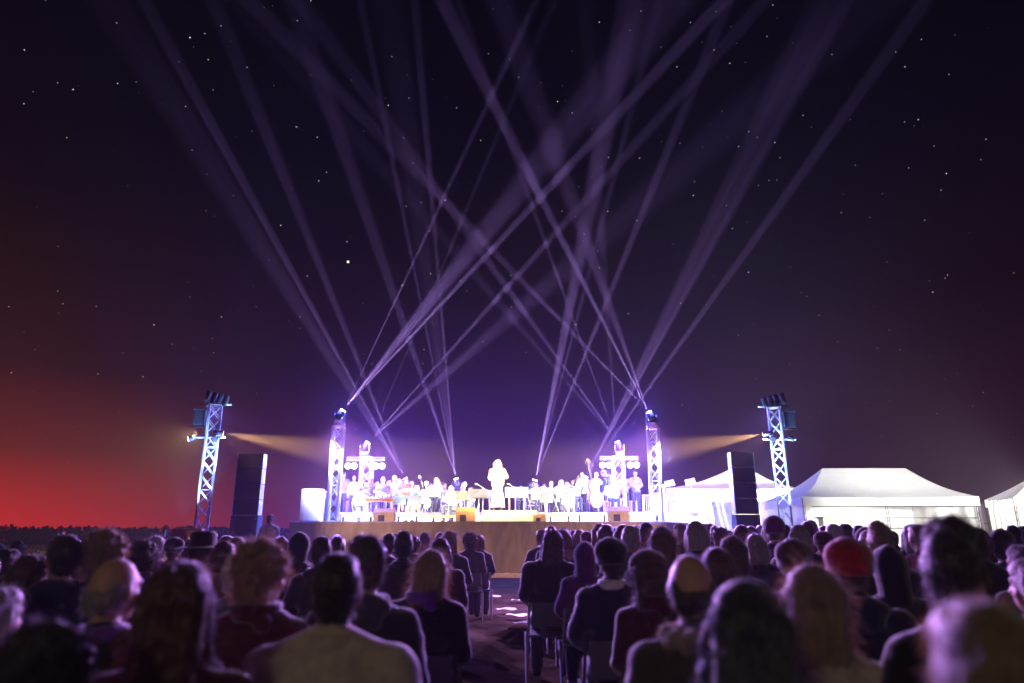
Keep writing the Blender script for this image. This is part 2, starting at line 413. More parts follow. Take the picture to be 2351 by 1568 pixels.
for k in 'CDEF':   # floor lights stand on flight cases
    p = LPOS[k]; d = BD[k].normalized(); piv = p - d * .2; zt = piv.z - .40
    t = thing('flight_case', {'C': 'black case under the moving light behind the guitarist', 'D': 'black case under the moving light behind the viola player',
        'E': 'black case under the moving light by the conductor', 'F': 'black case under the moving light behind the capped man'}[k], 'flight case', (piv.x, piv.y, SZ), 0, 'cases under the floor lights')
    bm = newbm(); add_box(bm, (-.26, -.22, 0), (.26, .22, zt - SZ), bev=.012); obj('case_body', bm, black, t)
    for z in (.02, (zt - SZ) * .6): bm = newbm(); add_box(bm, (-.266, -.226, z), (.266, .226, z + .03)); obj('edging', bm, alu, t)
def par_can(name, label, pos, dirv, r, L, hook, m, lens, group=None, body=None):
    """a can lamp; lens centre at pos, hook = where its clamp grips"""
    d = Vector(dirv).normalized(); pos = Vector(pos)
    t = thing(name, label, 'stage light', pos - d * L * .5, 0, group)
    M = trs((0, 0, 0), d)
    bm = newbm(); add_lathe(bm, [(r * .45, -L * .5), (r * .8, -L * .42), (r * .95, -L * .1), (r, L * .48), (r * 1.06, L * .5)], M, 16); b = obj('housing', bm, m, t, smooth=True)
    bm = newbm(); add_lathe(bm, [(r * .96, L * .502), (r * .9, L * .52), (r * .4, L * .53)], M, 16); obj('lens', bm, lens, b, smooth=True)
    hk = Vector(hook) - t.location
    bm = newbm(); side = d.cross(Vector((0, 0, 1)));  side = side.normalized() if side.length > .1 else Vector((1, 0, 0))
    a1, a2 = side * r * 1.15, side * -r * 1.15; top = hk
    dn = top.normalized() * min(r * 1.3, top.length)
    for a in (a1, a2):
        add_tube(bm, a, a + dn, .009, seg=6); add_tube(bm, a + dn, dn, .009, seg=6)
    add_tube(bm, dn, top, .014, seg=6); add_ell(bm, top, (.035, .035, .035), u=8, v=6)
    obj('bracket', bm, m, t)
    return t
for T, sgn, nm in ((TB, 1, 'keyboard'), (TG, -1, 'double bass')):
    zc = T.location.z + [c for c in T.children if c.name.startswith('top_plate')][0].data.vertices[0].co.z - .15
    for i, dx in enumerate((-.70, -.44, .44, .70)):
        wh = ('outermost on the field side', 'second from the field side', 'second from the tents side', 'outermost on the tents side')[i]
        c = Vector((T.location.x + dx, T.location.y - .34, zc - .22))
        par_can('par_can', f'round blue-white can lamp, {wh}, on the {nm} tower', c, (0, -1, -.25), .125, .2, (c.x, T.location.y - .27, zc), bluecan, lensb, 'can lamps on the T-shaped towers')
    for dx in (-.58, .58): spot((T.location.x + dx, T.location.y - .7, zc - .25), (T.location.x * .9, 22.5, -4.5), 4200, (.10, .22, 1), 95, .5, .12)
AMB = []
# outer towers' clusters
for S, b, P in ((1, TL, TLt), (-1, TR, TRt)):
    X0, Z0 = b.x, P.z - .1
    who = 'field tower' if S == 1 else 'tower by the marquees'
    for i in range(4):
        u = -.24 + .19 * i
        p = Vector((X0 + S * u + .02, 20.95, Z0 + .45 - .05 * i))
        d = Vector((S * .12, .3, 1))
        par_can('profile_light', f'upturned blue-lit lamp, {("highest", "second highest", "second lowest", "lowest")[i]} of the row on the {who}', p, d, .075, .34, (p.x - S * .03, 21, Z0 + .06), bluecan, bluecan, 'row of lamps on top of the ' + who)
    bm = newbm(); add_tube(bm, (-.48, 0, 0), (.48, 0, 0), .03); o = obj('clamp_bar', bm, alu, None); o.location = (X0, 21, Z0 + .05); tag(o, f'short horizontal bar across the top of the {who}', 'bar', 'bars on the field towers')
    bm = newbm(); add_tube(bm, (-.5, -.2, 0), (.5, -.2, 0), .028); o = obj('clamp_bar', bm, alu, None); o.location = (X0, 21, Z0 - 1.0); tag(o, f'lower horizontal bar halfway down the {who}', 'bar', 'bars on the field towers')
    # square flood on the outer side
    t = thing('flood_light', f'dark boxy flood lamp on the outer side of the {who}', 'stage light', (X0 - S * .42, 20.95, Z0 - .62), R(S * 12), 'boxy flood lamps')
    bm = newbm(); add_box(bm, (-.17, -.12, 0), (.17, .12, .46), bev=.03); obj('housing', bm, black, t)
    bm = newbm(); add_box(bm, (-.2, -.14, .46), (.2, .14, .50)); add_box(bm, (-.19, -.03, -.05), (.19, .03, -.01)); obj('bracket', bm, bluecan, t)
    add = par_can
    wp = at(512 if S == 1 else 1752, 995 if S == 1 else 997, 20.8)
    wt = at(1143, 1102, 25.2)
    add('warm_spotlight', f'amber spotlight on the {who} aimed at the conductor', wp, wt - wp, .075, .3, (X0 + S * .15, 20.85, Z0 - .9), bluecan, lensy, 'amber spotlights')
    spot(wp + (wt - wp).normalized() * .05, wt, 60000, (1, .58, .22), 21, 1, .04); AMB.append((wp + (wt - wp).normalized() * .06, (wt - wp).normalized()))
    q = at(432 if S == 1 else 1822, 1008, 20.8)
    add('side_lamp', f'lamp with amber lens on the outer arm of the {who}', q, (-S * 1, -.55, -.35), .085, .2, (X0 - S * .45, 20.82, Z0 - .98), bluecan, lensy if S == 1 else bluecan, 'outer arm lamps')
    q = at(492 if S == 1 else 1775, 1008, 20.6)
    add('round_lamp', f'unlit round lamp facing the crowd on the {who}', q, (S * .1, -1, -.3), .09, .14, (q.x, 20.8, Z0 - 1.0), bluecan, bluecan, 'unlit round lamps')
    # water-filled barriers round the foot
    for k in range(2):
        t = thing('water_barrier', f'orange plastic barrier block, {"lower" if k == 0 else "upper"} one at the foot of the {who}', 'barrier', (X0 - S * .06, 20.35, .74 * k), R(S * 6), 'stacked orange barriers')
        bm = newbm(); add_box(bm, (-.42, -.2, 0.0), (.42, .2, .30), bev=.05); add_box(bm, (-.38, -.16, .28), (.38, .16, .44), bev=.03); add_box(bm, (-.42, -.2, .42), (.42, .2, .74), bev=.05); obj('block', bm, orange, t, smooth=False)
        bm = newbm(); add_lathe(bm, [(.05, 0), (.05, .03), (.03, .035)], trs((.1, -.2, .2), (0, -1, 0)), 12); obj('plug', bm, whitem, t)
# ------------------------------------------------------------ loudspeaker stacks
def stack(label_who, pxl, pxr, ytop, Y, side):
    a, b = at(pxl, ytop, Y), at(pxr, ytop, Y); W = b.x - a.x; cx = (a.x + b.x) / 2; H = a.z
    sub = H * .245 ; D = .36; z = 0
    rz = R(side * 7)
    for k in range(2):
        t = thing('subwoofer', f'big black bass cabinet, {("bottom", "second")[k]} box of the {label_who}', 'speaker', (cx, Y + D / 2, z), rz, 'bass cabinets')
        bm = newbm(); add_box(bm, (-W / 2, -D / 2, 0.004), (W / 2, D / 2, sub - .012), bev=.02); obj('cabinet', bm, cabinet, t)
        bm = newbm(); add_box(bm, (-W * .31, -D / 2 - .012, .05), (W * .31, -D / 2 - .002, sub - .05)); obj('grille', bm, grille, t)
        bm = newbm()
        for s in (-1, 1):
            for zz in (.12, sub - .12): add_ell(bm, (s * (W / 2 - .06), -D / 2 - .004, zz), (.014, .01, .014), u=8, v=6)
        obj('latch', bm, alu, t); z += sub
    n = 4; hb = (H - z) / n
    for k in range(n):
        t = thing('line_array_box', f'black upper loudspeaker, {("lowest", "second", "third", "topmost")[k]} of four in the {label_who}', 'speaker', (cx + side * .0, Y + D / 2, z), rz, 'upper loudspeakers')
        bm = newbm(); add_box(bm, (-W * .47, -D * .42, .006), (W * .47, D * .42, hb - .006), bev=.012); obj('cabinet', bm, cabinet, t)
        bm = newbm(); add_box(bm, (-W * .43, -D * .42 - .012, .02), (W * .43, -D * .42 - .002, hb - .02)); obj('grille', bm, grille, t)
        for s in (-1, 1): bm = newbm(); add_box(bm, (s * W * .48 - .012, -D * .44, 0), (s * W * .48 + .012, D * .3, hb - .02), bev=.004); obj('side_plate', bm, alu, t)
        z += hb
stack('speaker stack by the open field', 545, 609, 1041, 23.0, -1)
stack('speaker stack in front of the peaked tent', 1674, 1731, 1037, 23.0, 1)
# ------------------------------------------------------------ tents
def sheet(bm, f, nu, nv):
    g = [[bm.verts.new(f(i / nu, j / nv)) for i in range(nu + 1)] for j in range(nv + 1)]
    for j in range(nv):
        for i in range(nu): bm.faces.new((g[j][i], g[j][i + 1], g[j + 1][i + 1], g[j + 1][i]))
def marquee(label, x0, x1, y0, y1, ez, ridge, rz_, val, sag=.12, walls=('back', 'left', 'right'), legs=(), bars=()):
    """ridge = (xa, xb) ends of the ridge at the middle depth"""
    cx = (x0 + x1) / 2; t = thing('marquee', label, 'marquee', (cx, (y0 + y1) / 2, 0)); X0, X1 = x0 - cx, x1 - cx; D = (y1 - y0) / 2
    ra, rb = ridge[0] - cx, ridge[1] - cx
    def quad(a, b, c, d):   # a-b eave, d-c top; concave towards the top
        def f(u, v):
            p = a.lerp(b, u).lerp(d.lerp(c, u), v); p = Vector(p); p.z -= sag * math.sin(PI * v) * (1 - .0 * u) + .05 * math.sin(PI * u) * (1 - v); return p
        return f
    A, B, Cc, Dd = Vector((X0, -D, ez)), Vector((X1, -D, ez)), Vector((X1, D, ez)), Vector((X0, D, ez)); P, Q = Vector((ra, 0, rz_)), Vector((rb, 0, rz_))
    bm = newbm()
    sheet(bm, quad(A, B, Q, P), 24, 10); sheet(bm, quad(Cc, Dd, P, Q), 24, 10); sheet(bm, quad(Dd, A, P, P), 8, 10); sheet(bm, quad(B, Cc, Q, Q), 8, 10)
    bmesh.ops.remove_doubles(bm, verts=bm.verts, dist=.002)
    obj('roof', bm, tentm, t, smooth=False)
    bm = newbm(); ring = [A, B, Cc, Dd]
    for i in range(4):
        a, b = ring[i], ring[(i + 1) % 4]; nn = Vector((b.y - a.y, -(b.x - a.x), 0)).normalized()
        sheet(bm, lambda u, v: a.lerp(b, u) + nn * (.02 + .012 * math.sin(u * 40)) - Vector((0, 0, val * v + .05 * math.sin(PI * u) * (1 - v))), 60, 1)
    obj('valance', bm, tentm, t)
    zt = ez - .03
    for wn in walls:
        bm = newbm()
        if wn == 'back': f = lambda u, v: Vector((X0 + .1 + (X1 - X0 - .2) * u, D - .08 + .02 * math.sin(u * 50), zt * v))
        elif wn == 'left': f = lambda u, v: Vector((X0 + .06 + .02 * math.sin(u * 30), -D + .05 + (2 * D - .1) * u, zt * v))
        elif wn == 'right': f = lambda u, v: Vector((X1 - .06 + .02 * math.sin(u * 30), -D + .05 + (2 * D - .1) * u, zt * v))
        elif isinstance(wn, tuple): f = lambda u, v, a=wn[0] - cx, b=wn[1] - cx: Vector((a + (b - a) * u, -D + .05 + .02 * math.sin(u * 40), zt * v))
        sheet(bm, f, 60, 1); obj('wall', bm, tentm, t)
    for lx in (x0 + .06, x1 - .06) + tuple(legs):
        bm = newbm()
        for o_ in (-.035, .035): add_tube(bm, (lx - cx + o_, -D + .06, 0), (lx - cx + o_, -D + .06, zt), .012, seg=6)
        for k in range(9): add_tube(bm, (lx - cx - .035, -D + .06, .2 + k * .25), (lx - cx + .035, -D + .06, .32 + k * .25), .008, seg=5)
        obj('leg', bm, black, t)
    for (z, a, b) in bars:
        bm = newbm(); add_tube(bm, (a - cx, -D + .02, z), (b - cx, -D + .02, z), .014, seg=6); obj('rail', bm, black, t)
    return t
p = at(1888, 1075, 26); q = at(2078, 1074, 26); e0 = at(1841, 1140, 24); e1 = at(2246, 1140, 24)
marquee('big white marquee with a long flat ridge, open front and dark inner rail', e0.x, e1.x, 24, 28, e0.z, (p.x, q.x), p.z, .30, .16,
        legs=(at(2040, 1180, 24).x,), bars=((at(1900, 1162, 24).z - .01, e0.x + .3, e1.x - .1), (at(1900, 1189, 24).z, e0.x + .3, e1.x - .1), (at(1900, 1213, 24).z, e0.x + .3, e1.x - .1)), walls=('back', 'left', 'right'))
p = at(1703, 1066, 34.5); e0 = at(1527, 1121, 32.6); e1 = at(1838, 1121, 32.6)
marquee('white tent with a pointed top behind the loudspeaker stack', e0.x + .03, e1.x - .02, 32.6, 36.4, e0.z, (p.x - .05, p.x + .05), p.z, .60, .22,
        walls=('back', 'right', (e0.x + .05, at(1619, 1150, 32.6).x)), legs=(at(1625, 1150, 32.6).x, at(1741, 1180, 32.6).x))
# third tent at the picture's right, gabled
e0 = at(2326, 1143, 23); e1 = e0 + Vector((5.0, 0, 0))
marquee('marquee with sloping yellow-lit roof at the far end of the tents', e0.x, e1.x, 23, 24.4, e0.z, (e0.x + 1.3, e0.x + 3.7), e0.z + .75, .26, .04, walls=('back', 'left'))
# tarpaulins hung inside the pointed tent
for (xa, xb, lab) in ((1630, 1690, 'dark blue tarpaulin hanging beside the loudspeaker stack, tower side'), (1738, 1788, 'dark blue tarpaulin hanging between loudspeaker stack and marquee')):
    a, b = at(xa, 1152, 33.6), at(xb, 1152, 33.6); bm = newbm()
    sheet(bm, lambda u, v: Vector(((b.x - a.x) * (u - .5) * (1 - .25 * math.sin(v * 2.5)), .18 * math.sin(u * 9 + v * 3) + .1 * math.sin(v * 7 + u * 4), a.z * v)), 30, 22)
    o = obj('tarpaulin', bm, tarp, smooth=True); o.location = ((a.x + b.x) / 2, 33.6, 0); tag(o, lab, 'tarpaulin', 'tarpaulins in the pointed tent')
# counter in the big tent
a, b = at(1887, 1186, 25.2), at(1953, 1186, 25.2)
t = thing('trestle_counter', 'yellow-lit counter with pale panels inside the big marquee', 'counter', ((a.x + b.x) / 2, 25.4, 0)); hw = (b.x - a.x) / 2
bm = newbm(); add_box(bm, (-hw, -.3, a.z - .06), (hw, .3, a.z), bev=.01); obj('top', bm, wtimber, t)
bm = newbm(); add_box(bm, (-hw + .05, -.25, .04), (hw - .05, .25, a.z - .062)); obj('panel', bm, wtimber, t)
for s in (-1, 1):
    bm = newbm(); add_box(bm, (s * (hw - .03) - .03, -.29, 0), (s * (hw - .03) + .03, -.255, a.z - .062)); obj('leg', bm, whitem, t)
# site cabin beyond the big marquee
a, b = at(2250, 1154, 27.5), at(2500, 1154, 27.5)
t = thing('site_cabin', 'pale ribbed metal cabin beside the big marquee', 'cabin', ((a.x + b.x) / 2, 28.7, 0)); hw = (b.x - a.x) / 2; H = a.z
bm = newbm(); add_box(bm, (-hw, -1.2, .1), (hw, 1.2, H), bev=.02); obj('shell', bm, mat('cabin_steel', (.34, .31, .36), .5, .2, var=.12, scale=2), t)
bm = newbm()
for z in (.15, H * .36, H * .68, H - .05): add_box(bm, (-hw - .01, -1.24, z), (hw + .01, -1.2, z + .045))
for k in range(14): xk = -hw + 2 * hw * (k + .5) / 14; add_box(bm, (xk - .012, -1.222, .2), (xk + .012, -1.2, H - .06))
obj('rib', bm, mat('cabin_rib', (.16, .14, .17), .5, .2), t)
# posts in the field
for (px, py, Y, m_, lab) in ((378, 1216, 18.5, wtimber, 'pale wooden cross-shaped post in the yellow field'), (1639, 1203, 20.5, wtimber, 'yellow-lit stake with short cross-piece before the blue tarpaulin')):
    p = at(px, py, Y); t = thing('stake', lab, 'stake', (p.x, Y, 0))
    bm = newbm(); add_box(bm, (-.035, -.03, -.05), (.035, .03, p.z), bev=.008); obj('post', bm, m_, t)
    bm = newbm(); add_box(bm, (-.13, -.05, p.z - .26), (.13, -.031, p.z - .18), bev=.006); obj('cross_piece', bm, m_, t)
# white cabinet and railing at the stage's field end; railings at the tents end
a, b = at(691, 1122, 26), at(731, 1198, 26)
t = thing('draped_cabinet', 'tall white draped cabinet at the field end of the stage', 'cabinet', ((a.x + b.x) / 2, 26.3, SZ)); hw = (b.x - a.x) / 2; H = a.z - SZ
bm = newbm(); add_box(bm, (-hw, -.25, .06), (hw, .25, H), bev=.03); obj('drape', bm, whitem, t)
bm = newbm()
for s in (-1, 1): add_box(bm, (s * hw * .8 - .03, -.22, 0), (s * hw * .8 + .03, .22, .06))
obj('foot', bm, black, t)
def railing(label, xa, xb, ytop, Y):
    a, b = at(xa, ytop, Y), at(xb, ytop, Y); n = max(5, int((b.x - a.x) / .075)); H = a.z - SZ
    t = thing('guard_rail', label, 'railing', ((a.x + b.x) / 2, Y, SZ), 0, 'steel guard rails on the stage'); hw = (b.x - a.x) / 2
    bm = newbm(); add_box(bm, (-hw, -.02, H - .04), (hw, .02, H), bev=.006); add_box(bm, (-hw, -.02, .06), (hw, .02, .10), bev=.006)
    for s in (-1, 1): add_box(bm, (s * (hw - .02) - .02, -.018, 0), (s * (hw - .02) + .02, .018, H - .041))
    obj('frame', bm, alu, t)
    bm = newbm()
    for k in range(1, n): x = -hw + 2 * hw * k / n; add_tube(bm, (x, 0, .1), (x, 0, H - .04), .012, seg=6)
    obj('rail_bars', bm, alu, t)
railing('steel guard rail between white cabinet and tall tower', 733, 757, 1128, 28.5)
railing('short guard rail behind the keyboard player', 795, 835, 1150, 30.5)
railing('steel guard rail beside the tall tower at the tents end', 1474, 1496, 1136, 28.5)
railing('guard rail behind the double bass and standing men', 1385, 1462, 1150, 31)
# two floodlights on stands by the stage's tents end
for k, (px, py) in enumerate(((1537, 1110), (1585, 1106))):
    p = at(px, py, 31); t = thing('stand_flood', f'boxy white floodlight on a stand, {("next to the tall tower", "nearer the pointed tent top")[k]}', 'stage light', (p.x, 31, SZ), 0, 'floodlights on stands')
    pz = p.z - SZ; M = Matrix.Translation((0, 0, pz)) @ Euler((0, R(-14), 0)).to_matrix().to_4x4()
    bm = newbm(); add_box(bm, (-.2, -.12, -.13), (.2, .12, .13), bev=.02); bm.transform(M); obj('housing', bm, whitem, t)
    bm = newbm(); add_tube(bm, (0, 0, pz - .13), (0, 0, .0), .022); obj('stand_pole', bm, alu, t)
    bm = newbm()
    for q in range(3): an = q * 2.09 + .4; add_tube(bm, (0, 0, .5), (.45 * math.cos(an), .45 * math.sin(an), .01), .014)
    obj('tripod', bm, alu, t)
    spot((p.x, 30.6, p.z), (at(1700, 1100, 28).x, 31, 2.2), 300, (1, .95, .9), 100, .5, .1)
# ------------------------------------------------------------ people
def caps(bm, p0, r0, p1, r1=None):
    """tapered limb piece with round ends"""
    p0, p1 = Vector(p0), Vector(p1); r1 = r0 if r1 is None else r1
    add_tube(bm, p0, p1, r0, r1, 10)
    add_ell(bm, p0, (r0,) * 3, u=10, v=8); add_ell(bm, p1, (r1,) * 3, u=10, v=8)
def fuse(bm, vox, smooth=4, fac=.5):
    """one continuous skin over all pieces"""
    me = bpy.data.meshes.new('skin'); bm.to_mesh(me); bm.free()
    o = bpy.data.objects.new('skin', me); C.objects.link(o)
    r = o.modifiers.new('r', 'REMESH'); r.mode = 'VOXEL'; r.voxel_size = vox; r.use_smooth_shade = True
    s = o.modifiers.new('s', 'SMOOTH'); s.iterations = smooth; s.factor = fac
    dg = bpy.context.evaluated_depsgraph_get(); m2 = bpy.data.meshes.new_from_object(o.evaluated_get(dg))
    bpy.data.objects.remove(o); bpy.data.meshes.remove(me)
    for p in m2.polygons: p.use_smooth = True
    return m2
def ripple(me, amp, sc_, seed=0, amp2=0):
    vs = me.vertices
    for v in vs:
        n = noise.noise(v.co * sc_ + Vector((seed, 0, 0))) * amp
        if amp2: n += noise.noise(Vector((v.co.x * 5, v.co.y * 5, v.co.z * 22)) + Vector((seed, 3, 0))) * amp2
        v.co += v.normal * n
HR = (.076, .097, .118)
def headM(pose): return Matrix.Translation(pose['head']) @ Euler((pose.get('nod', 0), pose.get('tilt', 0), pose.get('yaw', 0))).to_matrix().to_4x4()
def add_head(bm, pose):
    M = headM(pose); b2 = newbm()
    add_ell(b2, (0, -.008, .012), (.076, .094, .106), u=18, v=14); add_ell(b2, (0, .030, -.055), (.056, .058, .062)); add_ell(b2, (0, .045, -.095), (.034, .036, .028))
    caps(b2, (0, .083, .02), .010, (0, .108, -.03), .014)                          # nose
    for s in (-1, 1):
        add_ell(b2, (s * .079, -.008, -.012), (.011, .021, .034), Euler((0, 0, s * -.35)).to_matrix(), 8, 8)   # ear
        add_ell(b2, (s * .034, .074, .010), (.017, .012, .012), u=8, v=6)           # eye
        add_ell(b2, (s * .034, .079, .034), (.024, .012, .008), u=8, v=6)           # brow
        add_ell(b2, (s * .045, .05, -.035), (.024, .03, .03), u=8, v=6)
    add_ell(b2, (0, .088, -.062), (.024, .011, .007), u=8, v=6); add_ell(b2, (0, .086, -.074), (.02, .011, .007), u=8, v=6)   # lips
    b2.transform(M); me = bpy.data.meshes.new('x'); b2.to_mesh(me); b2.free(); bm.from_mesh(me); bpy.data.meshes.remove(me)
    nb = pose['neck']; hb = M @ Vector((0, -.02, -.06)); caps(bm, nb, .058, hb, .052)
def add_hand(bm, wrist, fwd, curl, s, side):
    """palm, four unequal bent fingers and a thumb off the side"""
    f = Vector(fwd).normalized(); up = Vector((0, 0, 1)); lat = f.cross(up); lat = lat.normalized() if lat.length > .2 else Vector((1, 0, 0)); dn = lat.cross(f).normalized() * -1
    w = Vector(wrist); pc = w + f * .05 * s
    caps(bm, w, .024 * s, pc, .028 * s)
    for a in (-.02, 0, .02): caps(bm, w + f * .02, .016, pc + lat * a + f * .035 * s, .014)
    for i, (o_, L) in enumerate(((-.028, .075), (-.009, .085), (.01, .08), (.028, .062))):
        k = pc + lat * o_ + f * .035; m1 = k + (f * math.cos(curl) + dn * math.sin(curl)) * L * .55; m2 = m1 + (f * math.cos(curl * 2.1) + dn * math.sin(curl * 2.1)) * L * .5
        caps(bm, k, .0098, m1, .009); caps(bm, m1, .009, m2, .0078)
    t0 = w + f * .02 - lat * side * .024; t1 = t0 + (f - lat * side * .9).normalized() * .04; caps(bm, t0, .013, t1, .0105); caps(bm, t1, .0105, t1 + (f + dn * .3).normalized() * .032, .009)
SEAT = dict(head=(0, .015, 1.205), neck=(0, -.03, 1.02), chest=(0, -.02, .87), belly=(0, -.0, .68), pel=(0, -.02, .54), sh=.168, shz=.965, shy=-.03,
            el=[(-.235, -.02, .74), (.235, -.02, .74)], wr=[(-.10, .22, .63), (.10, .22, .63)], hd=[(.3, 1, -.2), (-.3, 1, -.2)],
            hip=.09, hipz=.53, kn=[(-.12, .43, .52), (.12, .43, .52)], an=[(-.12, .42, .10), (.12, .42, .10)], toe=[(-.13, .56, .035), (.13, .56, .035)])
STAND = dict(head=(0, .03, 1.63), neck=(0, -.01, 1.44), chest=(0, 0, 1.28), belly=(0, .01, 1.08), pel=(0, 0, .93), sh=.18, shz=1.39, shy=-.01,
             el=[(-.25, -.03, 1.14), (.25, -.03, 1.14)], wr=[(-.25, .06, .88), (.25, .06, .88)], hd=[(.05, .2, -1), (-.05, .2, -1)],
             hip=.09, hipz=.92, kn=[(-.10, .02, .50), (.10, .02, .50)], an=[(-.11, -.02, .09), (.11, -.02, .09)], toe=[(-.13, .13, .035), (.13, .13, .035)])
def P_(base, **k): d = dict(base); d.update(k); return d
def body_parts(bm, q, g=0., what='all'):
    """g grows the shape: 0 body, >0 clothing over it"""
    sh = q['sh']; X = lambda v: Vector(v)
    tz = X(q['chest']); bz = X(q['belly']); pz = X(q['pel'])
    if what in ('all', 'top'):
        add_ell(bm, tz, (.165 + g, .112 + g, .19 + g)); add_ell(bm, bz, (.138 + g * 2.0, .098 + g * 1.6, .17 + g)); add_ell(bm, pz, (.165 + g * 1.3, .122 + g, .11 + g))
        if g: add_tube(bm, pz - Vector((0, 0, .06)), bz, .17, .155, 16)
        shm = X(q.get('shm', (0, q['shy'], q['shz']))); ax = X(q.get('ax', (1, 0, 0)))
        s0, s1 = shm - ax * sh, shm + ax * sh
        caps(bm, s0, .055 + g, s1, .055 + g)
        for s in (s0, s1): caps(bm, s.lerp(X(q['neck']), .25) + Vector((0, 0, .0)), .052 + g * .7, X(q['neck']) + Vector((0, 0, .04)), .05 + g * .5)   # slope of the shoulders
        caps(bm, tz, .11, bz, .11)
        for i, s in enumerate((s0, s1)):
            caps(bm, s, .055 + g, q['el'][i], .043 + g * .9); caps(bm, q['el'][i], .043 + g * .9, q['wr'][i], (.029 if what == 'all' else .036) + g * .45)
        if what == 'all':
            for i in (0, 1): add_hand(bm, q['wr'][i], q['hd'][i], q.get('curl', .45), 1, 1 if i else -1)
        else:
            nk = X(q['neck']); hb = X(q['head'])
            add_tube(bm, nk - Vector((0, 0, .03)), nk.lerp(hb, q.get('collar', .28)), .075 + g * .3, .068 + g * .3, 14)
    if what in ('all', 'legs'):
        for i, s in enumerate((-1, 1)):
            h = X((pz.x + s * q['hip'], pz.y, q['hipz']))
            caps(bm, h, .092 + g, q['kn'][i], .06 + g); caps(bm, q['kn'][i], .058 + g, q['an'][i], (.038 if what == 'all' else .045) + g * 1.2)
            if what == 'all': caps(bm, X(q['an'][i]) - Vector((0, .02, .045)), .035, q['toe'][i], .03)
        if what == 'legs': add_ell(bm, pz, (.15 + g, .115 + g, .10))
def shoes(q, i):
    bm = newbm()
    if 1:
        a, t = Vector(q['an'][i]), Vector(q['toe'][i]); caps(bm, (a.x, a.y - .03, .045), .045, (t.x, t.y, .036), .038); caps(bm, (a.x, a.y, .06), .046, (a.x, a.y, .10), .05)
    return bm
BODIES = {}
def build_body(key, q, vox=.016, coat=.022, skirt=False, seed=0):
    bm = newbm(); body_parts(bm, q); add_head(bm, q); me = fuse(bm, min(vox, .013), 3, .4)
    bm = newbm(); body_parts(bm, q, coat, 'top')
    if skirt:
        pz = Vector(q['pel']); add_tube(bm, pz + Vector((0, 0, .05)), (pz.x, pz.y, .12), .15, .27, 18)
    jk = fuse(bm, vox, 5, .5); ripple(jk, .018, 7, seed, .007)
    bm = newbm(); body_parts(bm, q, .014, 'legs'); tr = fuse(bm, .018, 4); ripple(tr, .008, 12, seed, .004)
    sl_, sr_ = fuse(shoes(q, 0), .014, 2), fuse(shoes(q, 1), .014, 2)
    for m, n in ((me, 'body'), (jk, 'jacket'), (tr, 'trousers'), (sl_, 'shoe'), (sr_, 'shoe')): m.name = n; m.materials.clear(); m.materials.append(None)
    BODIES[key] = dict(body=me, jacket=jk, trousers=tr, shoe=(sl_, sr_), q=q)
# ---- hair and hats, in the head's own space (origin at its centre)
def strands(me, n, L, jit, rnd, curly=0, w=.0012, down=.5):
    """adds fine loose hairs so that the outline is soft against the light"""
    bm = newbm(); bm.from_mesh(me); fs = list(bm.faces); bm.faces.ensure_lookup_table()
    for _ in range(n):
        f = fs[rnd.randrange(len(fs))]; c = f.calc_center_median(); nn = f.normal
        if c.y > .06: continue
        d = (nn + Vector((rnd.gauss(0, jit), rnd.gauss(0, jit), rnd.gauss(0, jit) - down))).normalized()
        l = L * rnd.uniform(.4, 1.3); p = c - nn * .003; a = None; side = d.cross(Vector((rnd.uniform(-1, 1), rnd.uniform(-1, 1), .3))).normalized() * w
        for k in range(4):
            v1, v2 = bm.verts.new(p - side * (1 - k * .2)), bm.verts.new(p + side * (1 - k * .2))
            if a: bm.faces.new((a[0], a[1], v2, v1))
            a = (v1, v2); d = (d + Vector((rnd.gauss(0, curly), rnd.gauss(0, curly), rnd.gauss(0, curly) - .28))).normalized(); p = p + d * l / 3
    bm.to_mesh(me); bm.free()
    for p in me.polygons: p.use_smooth = True
HAIR = {}
def hair(key, build, vox=.010, rip=(.006, 26), st=None, seed=1, groove=0):
    bm = newbm(); build(bm); me = fuse(bm, vox, 2, .4)
    if rip: ripple(me, rip[0], rip[1], seed)
    if groove:
        for v in me.vertices:
            a = math.atan2(v.co.x, -v.co.y); v.co += v.normal * groove * math.sin(a * 26 + 3 * noise.noise(v.co * 8)) * (1 if v.co.z < .05 else .3)
    if st: strands(me, *st[:3], random.Random(seed), *st[3:])
    me.name = 'hair'; me.materials.clear(); me.materials.append(None); HAIR[key] = me
E = add_ell
def h_short(bm): E(bm, (0, -.024, .022), (.085, .098, .112)); E(bm, (0, -.05, -.05), (.066, .055, .055)); E(bm, (0, .02, .075), (.066, .07, .056))
def h_long(bm, L=.36, w=.085, sp=.0):
    E(bm, (0, -.022, .022), (.093, .104, .113)); E(bm, (0, .02, .07), (.074, .072, .062))
    for s in (-.055, -.02, .02, .055): caps(bm, (s, -.07, .03), .045, (s * (1.25 + sp), -.115, -L), .026)
    for s in (-1, 1): caps(bm, (s * .07, -.01, .02), .032, (s * (.092 + sp * .04), -.03, -L * .62), .03)
    E(bm, (0, -.075, -L * .45), (w, .045, L * .5))
def h_bob(bm): h_long(bm, .15, .09)
def h_curly(bm):
    E(bm, (0, -.03, .03), (.104, .110, .112)); E(bm, (0, -.06, -.06), (.09, .07, .07)); rnd = random.Random(4)
    for _ in range(60):
        a, b = rnd.uniform(0, 2 * PI), rnd.uniform(-.6, 1.4); d = Vector((math.cos(a) * math.cos(b), math.sin(a) * math.cos(b), math.sin(b)))
        if d.y > .45 and d.z < .6: continue
        c = Vector((0, -.03, .03)) + Vector((d.x * .108, d.y * .108, d.z * .108)); r = rnd.uniform(.014, .026); E(bm, c, (r, r, r), u=8, v=6)
def h_bun(bm): h_short(bm); E(bm, (0, -.11, .075), (.042, .038, .04))
